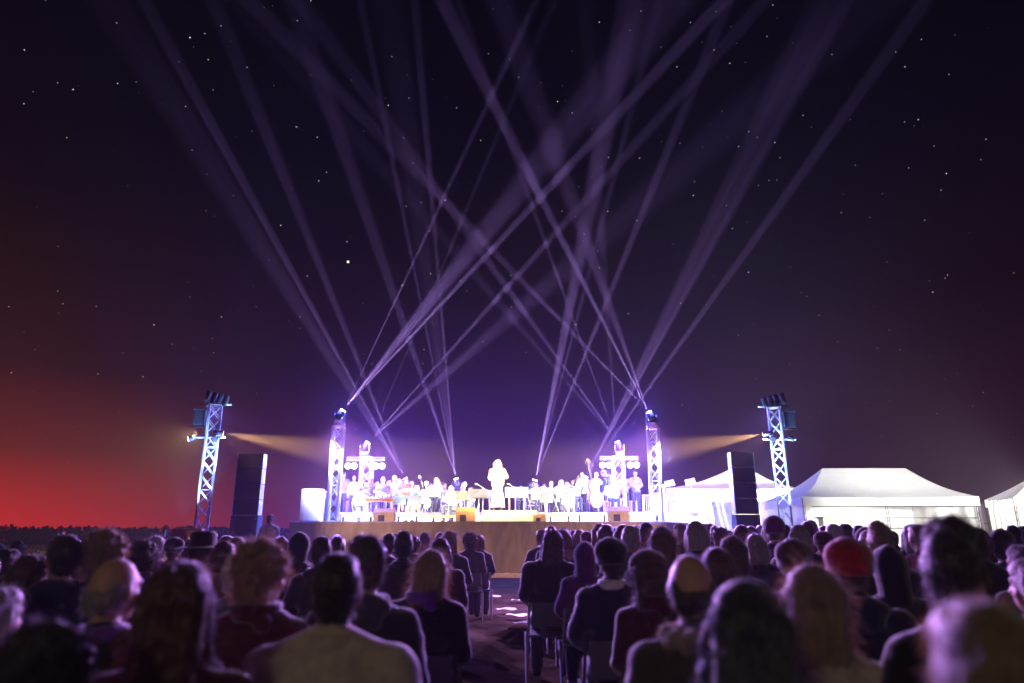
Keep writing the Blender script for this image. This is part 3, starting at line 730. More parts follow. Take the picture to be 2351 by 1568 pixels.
def h_updo(bm): h_short(bm); E(bm, (0, -.06, .10), (.06, .06, .055)); E(bm, (.02, -.1, .03), (.055, .045, .06))
def h_pony(bm): h_short(bm); E(bm, (0, -.125, .03), (.03, .03, .03)); caps(bm, (0, -.14, .02), .028, (.02, -.16, -.24), .014)
def h_fringe(bm):
    for s in (-1, 1): E(bm, (s * .062, -.03, -.01), (.022, .055, .045)); E(bm, (s * .03, -.07, -.045), (.045, .034, .045))
    E(bm, (0, -.085, -.03), (.05, .02, .045))
def h_quiff(bm):
    h_short(bm)
    for x, y, z, r in ((-.03, .02, .115, .045), (.01, .0, .125, .045), (.04, -.01, .115, .04), (-.055, .03, .09, .035), (0, .06, .1, .035)): E(bm, (x, y, z), (r, r, r))
def h_topknot(bm): h_short(bm); E(bm, (0, -.045, .135), (.044, .044, .036))
hair('short', h_short, st=(1600, .028, .6, .25), groove=.0012)
hair('short_far', h_short, vox=.013)
hair('long', h_long, st=(1800, .07, .5, .2), groove=.003)
hair('long_far', h_long, vox=.014, groove=.003)
hair('wavy', lambda b: h_long(b, .30, .095, .8), st=(1100, .06, .6, .3), rip=(.012, 18), groove=.002)
hair('bob', h_bob, st=(1500, .05, .55, .2), groove=.0025)
hair('bob_far', h_bob, vox=.014)
hair('curly', h_curly, rip=(.008, 30), st=(3000, .06, .9, .8, .0012, .0))
hair('curly_far', h_curly, vox=.014, rip=(.01, 30))
hair('bun', h_bun, st=(700, .025, .5, .15))
hair('topknot', h_topknot, st=(500, .03, .5, .15))
hair('updo', h_updo, st=(900, .04, .7, .4))
hair('pony', h_pony, st=(600, .03, .5, .15))
hair('fringe', h_fringe, st=(700, .02, .5, .2))
hair('quiff', h_quiff, st=(2000, .04, .7, .3), rip=(.01, 22))
def hat(key, build, vox=None, rib=0):
    bm = newbm(); build(bm)
    if vox:
        me = fuse(bm, vox, 3, .4)
        if rib:
            for v in me.vertices: a = math.atan2(v.co.x, v.co.y); v.co += v.normal * rib * math.sin(a * 34)
    else:
        bmesh.ops.recalc_face_normals(bm, faces=bm.faces)
        me = bpy.data.meshes.new(key); bm.to_mesh(me); bm.free()
        for p in me.polygons: p.use_smooth = True
    me.name = key; me.materials.clear(); me.materials.append(None); HAIR[key] = me
def b_beanie(bm): E(bm, (0, -.012, .035), (.096, .112, .108)); caps(bm, (-.03, -.02, .05), .08, (.03, -.02, .05), .08); add_lathe(bm, [(.098, -.025), (.105, -.01), (.105, .025), (.098, .04)], Matrix.Translation((0, -.015, .0)) @ Matrix.Diagonal((.93, 1.1, 1, 1)), 30)
def b_pom(bm): b_beanie(bm); E(bm, (0, -.02, .165), (.034, .034, .03))
def b_hood(bm):
    E(bm, (0, -.03, .02), (.108, .118, .125)); E(bm, (0, -.045, .09), (.06, .07, .062)); caps(bm, (0, -.05, -.02), .10, (0, -.07, -.17), .095); E(bm, (0, -.06, -.2), (.15, .08, .06))
def b_cap(bm): E(bm, (0, -.01, .045), (.088, .106, .086)); E(bm, (0, .12, .03), (.07, .065, .012)); E(bm, (0, -.01, .132), (.01, .01, .008))
hat('beanie', b_beanie, .010, .0016); hat('pompom_beanie', b_pom, .010, .0016); hat('hood', b_hood, .012); hat('cap', b_cap, .010)
hat('brimmed_hat', lambda b: add_lathe(b, [(.165, .022), (.172, .03), (.16, .034), (.10, .042), (.092, .05), (.086, .13), (.07, .15), (.03, .143), (.001, .14)], Matrix.Translation((0, -.01, .01)) @ Matrix.Diagonal((1, 1.12, 1, 1)), 28))
hat('headphone_band', lambda b: [E(b, (s * .092, -.01, -.0), (.014, .03, .034)) for s in (-1, 1)] and [caps(b, (.095 * math.sin(a), -.01, .012 + .122 * math.cos(a)), .008, (.095 * math.sin(a + .2), -.01, .012 + .122 * math.cos(a + .2)), .008) for a in [-1.5 + .2 * i for i in range(15)]])
# ---- materials for people
SKIN = {'fair': mat('skin_fair', (.50, .30, .22), .55, sheen=.15, var=.08, scale=30), 'tan': mat('skin_tan', (.36, .19, .12), .55, sheen=.15, var=.08, scale=30)}
HC = {'dark brown': (.022, .011, .008), 'black': (.010, .008, .008), 'brown': (.07, .032, .017), 'auburn': (.09, .028, .010), 'blond': (.26, .17, .075), 'grey': (.30, .28, .27),
      'white': (.52, .50, .50), 'fair brown': (.12, .065, .03), 'purple-tinted': (.10, .03, .12)}
HM = {k: mat('hair_' + k.replace(' ', '_').replace('-', '_'), v,   .45, spec=.9, sheen=.9, var=.35, scale=60, stretch=(1, 1, .12), bump=.5, bscale=120, transl=.25) for k, v in HC.items()}
CC = {'black': (.012, .011, .014), 'navy': (.014, .018, .05), 'charcoal': (.03, .03, .034), 'maroon': (.06, .008, .014), 'olive': (.05, .048, .026), 'cream': (.55, .47, .36), 'purple': (.10, .02, .13),
      'brown': (.07, .04, .025), 'grey': (.13, .13, .14), 'red': (.34, .012, .014), 'blue': (.02, .07, .32), 'teal': (.02, .09, .10), 'pink': (.50, .04, .22), 'beige': (.30, .24, .17), 'white': (.65, .65, .66), 'green': (.03, .08, .04), 'violet': (.16, .06, .34)}
CM = {k: mat('cloth_' + k, v, .85, spec=.3, sheen=.8, var=.22, scale=22, bump=.35, bscale=160) for k, v in CC.items()}
TROU = mat('denim', (.03, .035, .06), .9, sheen=.2); SHOE = mat('shoe_leather', (.02, .016, .014), .45)
def hood_down(bm): E(bm, (0, -.085, 1.035), (.13, .055, .06)); E(bm, (0, -.10, .985), (.10, .05, .07)); caps(bm, (-.085, -.02, 1.06), .03, (-.04, -.09, 1.06), .035); caps(bm, (.085, -.02, 1.06), .03, (.04, -.09, 1.06), .035)
hat('hood_down', hood_down, .011)
def collar_up(bm):
    for k in range(24):
        a = 2 * PI * k / 24; c = Vector((.078 * math.sin(a), -.025 + .078 * math.cos(a), 1.055)); E(bm, c, (.018, .018, .036), u=8, v=6)
hat('collar_up', collar_up, .009)
def fur(bm):
    for k in range(26):
        a = 2 * PI * k / 26; c = Vector((.10 * math.sin(a), -.03 + .10 * math.cos(a), 1.05 + .012 * math.sin(k * 2.4))); E(bm, c, (.032, .032, .034), u=8, v=6)
hat('fur_collar', fur, .009); strands(HAIR['fur_collar'], 1500, .03, .6, random.Random(9), .3, .0012, 0)
def scarf_(bm):
    for k in range(20):
        a = 2 * PI * k / 20
        for z in (0, .035): c = Vector((.085 * math.sin(a + z * 9), -.02 + .085 * math.cos(a + z * 9), 1.045 + z)); E(bm, c, (.028, .028, .022), u=8, v=6)
    E(bm, (.05, -.11, 1.02), (.04, .03, .04))
hat('scarf', scarf_, .010)
def setm(o, m): o.material_slots[0].link = 'OBJECT'; o.material_slots[0].material = m
SPARE = []
def part(name, me, m, par, M=None):
    o = bpy.data.objects.new(name, me); C.objects.link(o); o.parent = par; setm(o, m)
    if M is not None: o.matrix_local = M
    return o
def person(label, key, loc, rz=0, scale=1, hairk=None, hairc='brown', coat='black', hatk=None, hatc='black', skin='fair', group=None, trou=None, extra=None, hs=1.0):
    b = BODIES[key]; q = b['q']
    t = thing('person', label, 'person', loc, rz, group); t.scale = (scale,) * 3
    part('body', b['body'], SKIN[skin], t); part('jacket', b['jacket'], CM[coat], t)
    part('trousers', b['trousers'], trou or TROU, t); [part('shoe', x, SHOE, t) for x in b['shoe']]
    M = headM(q) @ Matrix.Scale(hs, 4)
    if hairk: part('hair', HAIR[hairk], HM[hairc], t, M)
    if hatk: part('hood' if hatk == 'hood' else 'hat', HAIR[hatk], CM[hatc], t, M @ Matrix.Scale(1.01, 4))
    if extra:
        part(extra[0], HAIR[extra[1]], CM[extra[2]], t)
    return t
# seated listeners: several poses
hd = (0, .015, 1.205)
build_body('sit0', SEAT, seed=1)
build_body('sit_turn', P_(SEAT, yaw=R(-32), head=(.01, .01, 1.205)), seed=2)
build_body('sit_turn2', P_(SEAT, yaw=R(34), head=(-.01, .01, 1.20), wr=[(-.06, .2, .7), (.16, .24, .62)]), seed=3)
build_body('sit_lean', P_(SEAT, head=(.03, .05, 1.195), tilt=R(6), nod=R(-6), sh=.185, neck=(.012, -.01, 1.02)), seed=4)
build_body('sit_slim', P_(SEAT, sh=.148, head=(-.01, .02, 1.20), tilt=R(-5), el=[(-.195, -.0, .75), (.195, -.0, .75)], neck=(0, -.02, 1.015)), seed=5, coat=.018)
build_body('sit_broad', P_(SEAT, sh=.205, el=[(-.27, -.02, .74), (.27, -.02, .74)], neck=(0, -.03, 1.03)), seed=6, coat=.034, vox=.014)
# ------------------------------------------------------------ on the stage
RZ = SZ + .40
t = thing('rear_riser', 'low white-lit riser carrying the rear players', 'riser', (0, 29.4, SZ))
bm = newbm(); add_box(bm, (-6.6, -2.4, .30), (7.2, 2.4, .40), bev=.01); obj('riser_top', bm, deckm, t)
bm = newbm(); add_box(bm, (-6.55, -2.36, .0), (7.15, 2.36, .299)); obj('riser_front', bm, whitem, t)
pc = at(1143, 1173, 25.2)
t = thing('podium', 'white box podium under the conductor', 'podium', (pc.x + .45, 25.3, SZ))
bm = newbm(); add_box(bm, (-1.0, -.45, 0), (.95, .45, pc.z - SZ), bev=.02); obj('podium_box', bm, whitem, t)
bm = newbm(); add_box(bm, (-.97, -.42, pc.z - SZ + .001), (.92, .42, pc.z - SZ + .012)); obj('podium_mat', bm, deckm, t)
# poses
clasp = [(-.04, .20, .98), (.04, .20, .98)]
build_body('stand', STAND, vox=.018, seed=11)
build_body('stand_clasp', P_(STAND, wr=clasp, el=[(-.26, .02, 1.16), (.26, .02, 1.16)], hd=[(1, .4, -.2), (-1, .4, -.2)]), vox=.018, seed=12)
build_body('stand_bass', P_(STAND, wr=[(.12, .30, 1.45), (.22, .34, 1.02)], el=[(-.20, .12, 1.28), (.28, .1, 1.15)], head=(-.04, .03, 1.63), hd=[(1, .2, .3), (-.2, 1, 0)]), vox=.018, seed=13)
build_body('bend', P_(STAND, head=(0, .42, 1.50), neck=(0, .30, 1.36), chest=(0, .18, 1.24), belly=(0, .05, 1.08), nod=R(-45), shy=.26, shz=1.34, wr=[(-.15, .42, .85), (.15, .42, .85)], el=[(-.24, .32, 1.10), (.24, .32, 1.10)], collar=.4), vox=.018, seed=14)
build_body('conduct', P_(STAND, sh=.2, wr=[(-.16, .34, 1.10), (.30, .42, 1.22)], el=[(-.27, .06, 1.16), (.29, .1, 1.2)], hd=[(.2, 1, 0), (0, 1, .1)]), vox=.018, skirt=True, coat=.05, seed=15)
build_body('play_violin', P_(SEAT, head=(-.02, .03, 1.20), tilt=R(12), yaw=R(18), wr=[(-.22, .44, 1.02), (.10, .26, .98)], el=[(-.26, .18, .84), (.31, .10, .88)], hd=[(.3, .6, .5), (-.9, .4, 0)]), vox=.018, seed=16)
build_body('play_cello', P_(SEAT, head=(-.03, .05, 1.19), nod=R(-12), wr=[(-.10, .26, 1.06), (.20, .36, .66)], el=[(-.30, .08, .90), (.30, .12, .80)], kn=[(-.23, .42, .52), (.23, .42, .52)], an=[(-.22, .42, .1), (.22, .42, .1)], toe=[(-.25, .56, .035), (.25, .56, .035)], hd=[(.7, .2, .4), (-.8, .4, -.2)]), vox=.018, seed=17)
build_body('play_low', P_(SEAT, head=(0, .12, 1.14), neck=(0, .04, 1.0), chest=(0, .02, .86), nod=R(-28), shy=.03, shz=.985, wr=[(-.16, .40, .76), (.16, .40, .76)], hd=[(.1, 1, -.1), (-.1, 1, -.1)], collar=.35), vox=.018, seed=18)
# instruments: outline of a waisted body, length 1, built along +Z with the neck above it
def waisted(bm, L, W, T, M, plump=1.0):
    n = 40; pr = []
    for i in range(n):
        t = 2 * PI * i / n; z = -math.cos(t) ; wv = math.sqrt(max(0, 1 - z * z)) ** .8
        k = (1.0 if z < 0 else .78) * (1 - .34 * math.exp(-((z - .12) / .24) ** 2) * plump)
        pr.append((math.copysign(wv * k * W / 2, math.sin(t)), (z + 1) / 2 * L))
    for (y0, s0), (y1, s1) in (((-T / 2, .94), (-T / 2 + T * .12, 1)), ((-T / 2 + T * .12, 1), (T / 2 - T * .12, 1)), ((T / 2 - T * .12, 1), (T / 2, .94))):
        A = [bm.verts.new(M @ Vector((x * s0, y0, L / 2 + (z - L / 2) * s0))) for x, z in pr]; B = [bm.verts.new(M @ Vector((x * s1, y1, L / 2 + (z - L / 2) * s1))) for x, z in pr]
        for i in range(n): j = (i + 1) % n; bm.faces.new((A[i], A[j], B[j], B[i]))
        if y0 < -T / 2 + 1e-6: bm.faces.new(A[::-1])
        if y1 > T / 2 - 1e-6: bm.faces.new(B)
def strung(name, label, cat, loc, rot, L, W, T, neck, group=None, m=None, pin=0, plump=1):
    m = m or woodm
    t = bpy.data.objects.new(name, None); C.objects.link(t); t.location = loc; t.rotation_euler = rot; tag(t, label, cat, group)
    I = Matrix(); bm = newbm(); waisted(bm, L, W, T, I, plump); obj('body', bm, m, t)
    bm = newbm(); add_box(bm, (-W * .07, -T * .5 - T * .12, L * .42), (W * .07, -T * .5 - .001, L + neck * .82), bev=.003); add_box(bm, (-W * .055, -T * .45, L * .97), (W * .055, -T * .1, L + neck), bev=.004); obj('neck', bm, black, t)
    bm = newbm(); add_ell(bm, (0, -T * .2, L + neck + W * .04), (W * .07, W * .1, W * .12)); 
    for k in range(2): add_tube(bm, (-W * .17, -T * .2, L + neck * (.88 + .08 * k)), (W * .17, -T * .2, L + neck * (.88 + .08 * k)), W * .018, seg=6)
    obj('scroll', bm, m, t)
    bm = newbm(); add_box(bm, (-W * .12, -T * .5 - T * .2, L * .36), (W * .12, -T * .5 - .001, L * .375)); add_box(bm, (-W * .06, -T * .5 - T * .1, L * .06), (W * .06, -T * .5 - .001, L * .3)); obj('bridge', bm, wtimber, t)
    if pin: bm = newbm(); add_tube(bm, (0, 0, 0.02), (0, 0, -pin), .008, seg=6); obj('end_pin', bm, alu, t)
    return t
def chair(label, x, y, z, rz, group, m=None):
    t = thing('folding_chair', label, 'chair', (x, y, z), rz, group); t.location = Vector((x, y, z))
    m = m or CHAIRM
    bm = newbm(); add_box(bm, (-.21, -.20, .425), (.21, .20, .445), bev=.008); obj('seat', bm, m, t)
    bm = newbm(); add_box(bm, (-.18, -.275, .52), (.18, -.255, .72), bev=.008); obj('backrest', bm, m, t)
    for s in (-1, 1):
        bm = newbm(); add_tube(bm, (s * .2, -.27, .72), (s * .215, .20, .0), .011, seg=6); obj('leg', bm, alu, t)
        bm = newbm(); add_tube(bm, (s * .225, .14, .43), (s * .225, -.25, .0), .011, seg=6); obj('leg', bm, alu, t)
    return t
CHAIRM = mat('chair_plastic', (.085, .085, .10), .4, var=.06)
CH0 = None
def put_chair(label, x, y, z, rz, group):
    global CH0
    if CH0 is None: CH0 = chair(label, x, y, z, rz, group); return CH0
    c = copy_tree(CH0); c.location = (x, y, z); c.rotation_euler = (0, 0, rz); tag(c, label, 'chair', group); return c
# players: label, px, py(head top), Y, pose, turn, hair, colour, coat, floor
PLAY = [
 ('standing person in pale blue suit right beside the tall tower, at the field end', 790, 1083, 29.2, 'stand', 8, 'short', 'brown', 'grey', 'R'),
 ('person in long pale coat standing partly behind the T-shaped tower, field end', 813, 1092, 29.0, 'stand', -6, 'short', 'grey', 'beige', 'R'),
 ('seated player bent over the keyboard at the field end of the stage', 829, 1121, 25.9, 'play_low', 30, 'short', 'fair brown', 'white', 'S'),
 ('seated player in blue-grey jacket, first head after the T-shaped tower', 852, 1096, 28.2, 'play_low', 10, 'short', 'brown', 'grey', 'R'),
 ('seated player in blue-grey top, second head after the T-shaped tower', 880, 1094, 28.0, 'sit0', 12, 'short', 'blond', 'grey', 'R'),
 ('seated player with raised head, third head after the T-shaped tower', 906, 1090, 28.2, 'sit_slim', -5, 'short', 'white', 'beige', 'R'),
 ('seated guitarist in brown waistcoat and tan trousers', 932, 1096, 27.6, 'play_low', 20, 'short', 'brown', 'brown', 'R'),
 ('violinist in blue suit seated low beside the guitarist', 958, 1113, 26.3, 'play_violin', -24, 'short', 'blond', 'blue', 'S'),
 ('long-haired player standing out tall above the violins, field side of the conductor', 1003, 1096, 27.3, 'play_violin', -10, 'long', 'blond', 'white', 'R'),
 ('viola player bent forward under the glaring moving light', 1036, 1115, 26.5, 'play_low', -20, 'short', 'grey', 'white', 'S'),
 ('small seated player behind the wide music stand', 1081, 1119, 26.6, 'play_violin', -30, 'bob', 'fair brown', 'grey', 'S'),
 ('player with curly hair seated in front of the glaring moving light beyond the conductor', 1229, 1108, 27.2, 'play_violin', 20, 'curly', 'fair brown', 'white', 'R'),
 ('round-headed player seated between the conductor and the cellists', 1266, 1105, 27.9, 'sit0', 14, 'short', 'white', 'grey', 'R'),
 ('cellist with thick hair and white shirt leaning towards the conductor', 1289, 1101, 27.2, 'play_cello', 28, 'bob', 'blond', 'white', 'R'),
 ('seated player in blue jacket behind the dark music stand', 1317, 1102, 27.6, 'play_violin', 25, 'short', 'brown', 'blue', 'R'),
 ('tall man with a cap standing above the seated players, next to the bassist', 1337, 1084, 28.3, 'stand', 5, 'short', 'brown', 'white', 'R'),
 ('double bass player standing in a white shirt', 1369, 1084, 27.7, 'stand_bass', 20, 'short', 'grey', 'white', 'R'),
 ('person in a dark blue suit bending forward behind the double bass', 1385, 1079, 29.2, 'bend', -80, 'short', 'brown', 'blue', 'R'),
 ('shorter person in white between the bending man and the T-shaped tower', 1404, 1099, 28.1, 'sit_broad', 10, 'bob', 'fair brown', 'white', 'R'),
 ('standing person overlapping the T-shaped tower near the double bass', 1432, 1084, 29.3, 'stand_clasp', 6, 'short', 'white', 'beige', 'R'),
 ('standing man in pale blue suit with clasped hands at the tents end', 1458, 1080, 29.0, 'stand_clasp', 8, 'short', 'brown', 'grey', 'R'),
 ('player in the back row between the two blue-grey jackets', 867, 1106, 29.4, 'sit0', 5, 'short', 'brown', 'beige', 'R'),
 ('player in the back row just behind the raised-head player', 894, 1103, 29.6, 'sit_lean', 5, 'bob', 'fair brown', 'white', 'R'),
 ('player in the back row behind the guitarist, field side', 919, 1103, 29.6, 'sit_slim', -4, 'short', 'grey', 'white', 'R'),
 ('player in the back row above the blue-suited violinist', 947, 1104, 29.5, 'sit0', -8, 'short', 'blond', 'beige', 'R'),
 ('player in the back row beside the warm globe lamp', 989, 1109, 29.0, 'sit_broad', 0, 'short', 'brown', 'white', 'R'),
 ('player seated behind the viola player, head just showing', 1021, 1109, 29.0, 'sit0', 10, 'bob', 'brown', 'grey', 'R'),
 ('player seated behind the glaring floor light, field side', 1062, 1111, 28.9, 'sit_slim', 4, 'short', 'grey', 'white', 'R'),
 ('player glimpsed past the podium behind the conductor desk', 1196, 1119, 28.0, 'play_low', 2, 'short', 'brown', 'grey', 'R'),
 ('player between the curly-haired one and the round-headed one', 1249, 1112, 28.9, 'sit0', -4, 'bob', 'blond', 'white', 'R'),
 ('player in the back row behind the cellist', 1304, 1108, 29.5, 'sit_lean', -6, 'short', 'brown', 'beige', 'R'),
 ('player in the back row between capped man and bassist', 1353, 1104, 29.6, 'sit0', 0, 'bob', 'fair brown', 'grey', 'R'),
]
CASEM = mat('trousers_tan', (.28, .16, .07), .85)
HBODY = {'stand': 1.765, 'stand_clasp': 1.765, 'stand_bass': 1.765, 'conduct': 1.79, 'bend': 1.63, 'play_low': 1.27}
PP = {}
for i, (lb, px, py, Y, pose, turn, hk, hc, coat, fl) in enumerate(PLAY):
    p = at(px, py, Y); z0 = RZ if fl == 'R' else SZ; q = BODIES[pose]['q']
    s = (p.z - z0) / HBODY.get(pose, 1.34); s = max(.84, min(1.12, s)); rz = R(180 + turn)
    off = Matrix.Rotation(rz, 3, 'Z') @ (Vector(q['head']) * s)
    x, y = p.x - off.x, Y - off.y
    o = person(lb, pose, (x, y, z0), rz, s, hk, hc, coat, skin='fair', group='musicians on the stage', trou=CASEM if 'guitarist' in lb else CM['charcoal'] if i % 2 else None,
               hatk='cap' if 'cap' in lb.split() else None, hatc='beige')
    PP[i] = (x, y, z0, rz, s)
    if pose.startswith(('sit', 'play')): put_chair(lb.split(' seated')[0].split(' standing')[0] and 'grey folding chair under the ' + ' '.join(lb.replace('seated ', '').split()[:9]), x, y, z0 + 0, rz, 'chairs of the orchestra')
q = at(1143, 1057, 25.3); s = (q.z - pc.z) / 1.79
person('conductor with long pale hair and long coat standing on the podium, back to the crowd', 'conduct', (q.x, 25.2, pc.z), R(-4), s, 'wavy', 'white', 'white', trou=CM['brown'], hs=1.3)
def local(i, v): x, y, z, rz, s = PP[i]; return Vector((x, y, z)) + Matrix.Rotation(rz, 3, 'Z') @ (Vector(v) * s)
# instruments in the players' hands
for i, lb in ((7, 'violin held by the blue-suited player beside the guitarist'), (8, 'violin held by the long-haired player on the field side'), (10, 'violin of the small player behind the wide music stand'),
              (11, 'violin of the curly-haired player beyond the conductor'), (14, 'violin of the player in blue behind the dark music stand')):
    sc_i = 1
    x, y, z, rz, s = PP[i]; a, b = Vector((.03, .14, 1.06)), Vector((-.20, .42, 1.08)); M = Matrix.Translation(local(i, a)) @ Matrix.Rotation(rz, 4, 'Z') @ ((b - a).to_track_quat('Z', 'Y').to_matrix().to_4x4())
    t = strung('violin', lb, 'violin', M.translation, M.to_euler(), .36, .21, .045, .25, 'violins')
    # bow
    b0, b1 = local(i, (.14, .30, .98)), local(i, (-.35, .28, 1.12)); t2 = thing('violin_bow', 'bow of the ' + lb[:60].replace('held by the ', 'of the '), 'bow', b0, 0, 'violin bows'); bm = newbm(); add_tube(bm, (0, 0, 0), b1 - b0, .006, seg=6); obj('stick', bm, woodm, t2)
    bm = newbm(); add_box(bm, (-.02, -.008, -.02), (.02, .008, .0)); obj('frog', bm, black, t2)
x, y, z, rz, s = PP[13]
p = local(13, (0, .40, .16)); strung('cello', 'big orange-brown cello between the knees of the thick-haired cellist', 'cello', p, (R(-22), R(-14), rz), .75, .44, .13, .5, 'cellos', pin=.16)
p = local(8, (.18, .55, .14)); strung('cello', 'cello leaning before the long-haired player on the field side', 'cello', p, (R(-14), R(12), PP[8][3]), .72, .43, .13, .5, 'cellos', m=whitem, pin=.14)
p = local(16, (.12, .36, .20)); strung('double_bass', 'large double bass with yellow light on its ribs', 'double bass', p, (R(-6), R(14), PP[16][3]), 1.12, .66, .2, .72, pin=.19)
p = local(6, (.20, .30, .64)); strung('guitar', 'orange acoustic guitar on the lap of the player in the waistcoat', 'guitar', p, (R(10), R(-65), PP[6][3]), .48, .36, .1, .5, plump=.6)
# keyboard on its stand
a, b = at(838, 1150, 25.3), at(903, 1150, 25.3)
t = thing('keyboard', 'long wooden keyboard instrument on trestle legs at the field end', 'keyboard', ((a.x + b.x) / 2, 25.3, SZ), R(6)); hw = (b.x - a.x) / 2; hz = at(838, 1152, 25.3).z - SZ
bm = newbm(); add_box(bm, (-hw, -.2, hz), (hw, .2, hz + .12), bev=.015); obj('case', bm, woodm, t)
bm = newbm(); add_box(bm, (-hw + .05, -.02, hz + .122), (hw - .05, .18, hz + .135)); obj('keys', bm, whitem, t)
for sx in (-1, 1):
    for sy in (-1, 1): bm = newbm(); add_tube(bm, (sx * hw * .85, sy * .16, hz), (sx * hw * .95, sy * .2, 0), .02, seg=6); obj('leg', bm, wtimber, t)
# music stands
def mstand(label, px, py, Y, z0, rz=0, wd=.5, m=None):
    p = at(px, py, Y); h = p.z - z0; m = m or mat('stand_metal', (.12, .15, .19), .4, .3)
    t = thing('music_stand', label, 'music stand', (p.x, Y, z0), rz, 'music stands')
    bm = newbm(); M = Matrix.Translation((0, 0, h - .17)) @ Euler((R(-24), 0, 0)).to_matrix().to_4x4(); add_box(bm, (-wd / 2, -.008, -.17), (wd / 2, .008, .17), bev=.004); add_box(bm, (-wd / 2, .0, -.17), (wd / 2, .06, -.155)); bm.transform(M); obj('desk', bm, m, t)
    bm = newbm(); b2 = newbm(); add_box(bm, (-wd * .42, .010, -.14), (-.005, .016, .15)); add_box(bm, (.005, .010, -.14), (wd * .42, .016, .15)); bm.transform(M); b2.free(); obj('sheet_music', bm, whitem, t)
    bm = newbm(); add_tube(bm, (0, 0, .16), (0, 0, h - .17), .013, seg=8); obj('stand_pole', bm, alu, t)
    bm = newbm()
    for k in range(3): an = k * 2.094 + .5; add_tube(bm, (0, 0, .22), (.26 * math.cos(an), .26 * math.sin(an), .01), .01, seg=6)
    obj('tripod', bm, alu, t)
for a in (('wide music stand seen from behind, left of the conductor by the small player', 1100, 1122, 25.6, SZ, 0, .62), ('music stand in front of the viola player', 1060, 1126, 25.5, SZ, .3), ('music stand before the blue-suited violinist', 952, 1136, 25.4, SZ, .2),
          ('dark music stand with long pole before the player in blue', 1316, 1119, 26.0, SZ, -.2, .55), ('music stand between the cellist and the curly-haired player', 1255, 1132, 25.7, SZ, -.3),
          ('music stand beside the guitarist and the keyboard', 917, 1136, 25.6, SZ, .1), ('music stand close behind the conductor, partly hidden', 1124, 1124, 26.6, SZ, .0), ('low music stand beside the cellist, tents side', 1305, 1136, 25.5, SZ, -.1)): mstand(*a)
# conductor's desk
p = at(1188, 1117, 25.7); t = thing('conductor_desk', 'broad tilted score desk with white pages before the conductor', 'music stand', (p.x, 25.7, SZ)); h = p.z - SZ
M = Matrix.Translation((0, 0, h - .22)) @ Euler((R(-30), 0, 0)).to_matrix().to_4x4()
bm = newbm(); add_box(bm, (-.46, -.012, -.22), (.40, .012, .24), bev=.01); bm.transform(M); obj('desk', bm, mat('desk_blue', (.12, .25, .4), .5), t)
bm = newbm(); add_box(bm, (-.3, -.02, -.1), (.0, -.014, .12), Euler((0, R(35), 0)).to_matrix()); add_box(bm, (.02, -.022, -.12), (.3, -.015, .04), Euler((0, R(-12), 0)).to_matrix()); add_box(bm, (-.42, .013, -.2), (.36, .02, .2)); bm.transform(M); obj('score_pages', bm, whitem, t)
bm = newbm()
for s in (-.3, .25): add_tube(bm, (s, 0, h - .22), (s, 0, 0.02), .02)
obj('desk_pole', bm, alu, t)
# wedge monitors along the lip
for lb, xa, xb, yt in (('first stage monitor wedge from the field end, before the keyboard', 859, 906, 1167), ('stage monitor wedge before the viola player', 1047, 1091, 1165), ('stage monitor wedge just past the podium', 1224, 1254, 1180), ('stage monitor wedge nearest the tents end', 1397, 1444, 1163)):
    a, b = at(xa, yt, 24.85), at(xb, yt, 24.85); W = b.x - a.x; h = a.z - SZ
    t = thing('monitor_wedge', lb, 'speaker', ((a.x + b.x) / 2, 25.0, SZ), 0, 'monitor wedges on the stage lip')
    bm = newbm(); pr = [(-.22, 0), (-.22, h * .7), (-.12, h), (.08, h), (.3, h * .25), (.3, 0)]
    A = [bm.verts.new((-W / 2, y, z)) for y, z in pr]; B = [bm.verts.new((W / 2, y, z)) for y, z in pr]; bm.faces.new(A); bm.faces.new(B[::-1])
    for i in range(6): bm.faces.new((A[i], A[(i + 1) % 6], B[(i + 1) % 6], B[i]))
    obj('cabinet', bm, mat('wedge_paint', (.30, .2, .11), .6), t)
    bm = newbm(); add_box(bm, (-W * .28, -.232, .02), (W * .04, -.222, h * .5), bev=.004); obj('connector_panel', bm, black, t)
# led bars on the lip
for lb, xa, xb, y_ in (('yellow light bar on the stage lip before the keyboard', 783, 857, 1185), ('yellow light bar on the stage lip before the guitarist', 910, 962, 1184), ('yellow light bar on the stage lip before the viola player', 990, 1044, 1186),
                       ('yellow light bar on the stage lip near the clasped-hands man', 1446, 1522, 1178), ('yellow light bar on the stage lip below the cellist', 1258, 1310, 1183), ('yellow light bar on the stage lip below the double bass', 1325, 1392, 1180)):
    a, b = at(xa, y_, 24.9), at(xb, y_, 24.9); t = thing('light_bar', lb, 'stage light', ((a.x + b.x) / 2, 24.9 if b.x < 4.6 else 25.6, SZ), 0, 'light bars on the stage lip'); hw = (b.x - a.x) / 2; h = a.z - SZ
    bm = newbm(); add_box(bm, (-hw, -.05, h - .04), (hw, .05, h + .05), bev=.01); obj('bar', bm, whitem, t)
    bm = newbm(); add_box(bm, (-hw + .03, -.055, h - .02), (hw - .03, -.0505, h + .03)); obj('led_strip', bm, mat('led_amber', (1, .7, .3), .4, emit=(1, .62, .12), estr=2.2, var=0), t)
    spot((t.location.x, 24.98, SZ + h + .09), (t.location.x * .8, 27.6, 3.0), 430, (1, .93, .82), 130, .6, .25)
    for s in (-1, 1): bm = newbm(); add_box(bm, (s * (hw - .08) - .03, -.08, 0), (s * (hw - .08) + .03, .08, h - .041)); obj('foot', bm, black, t)
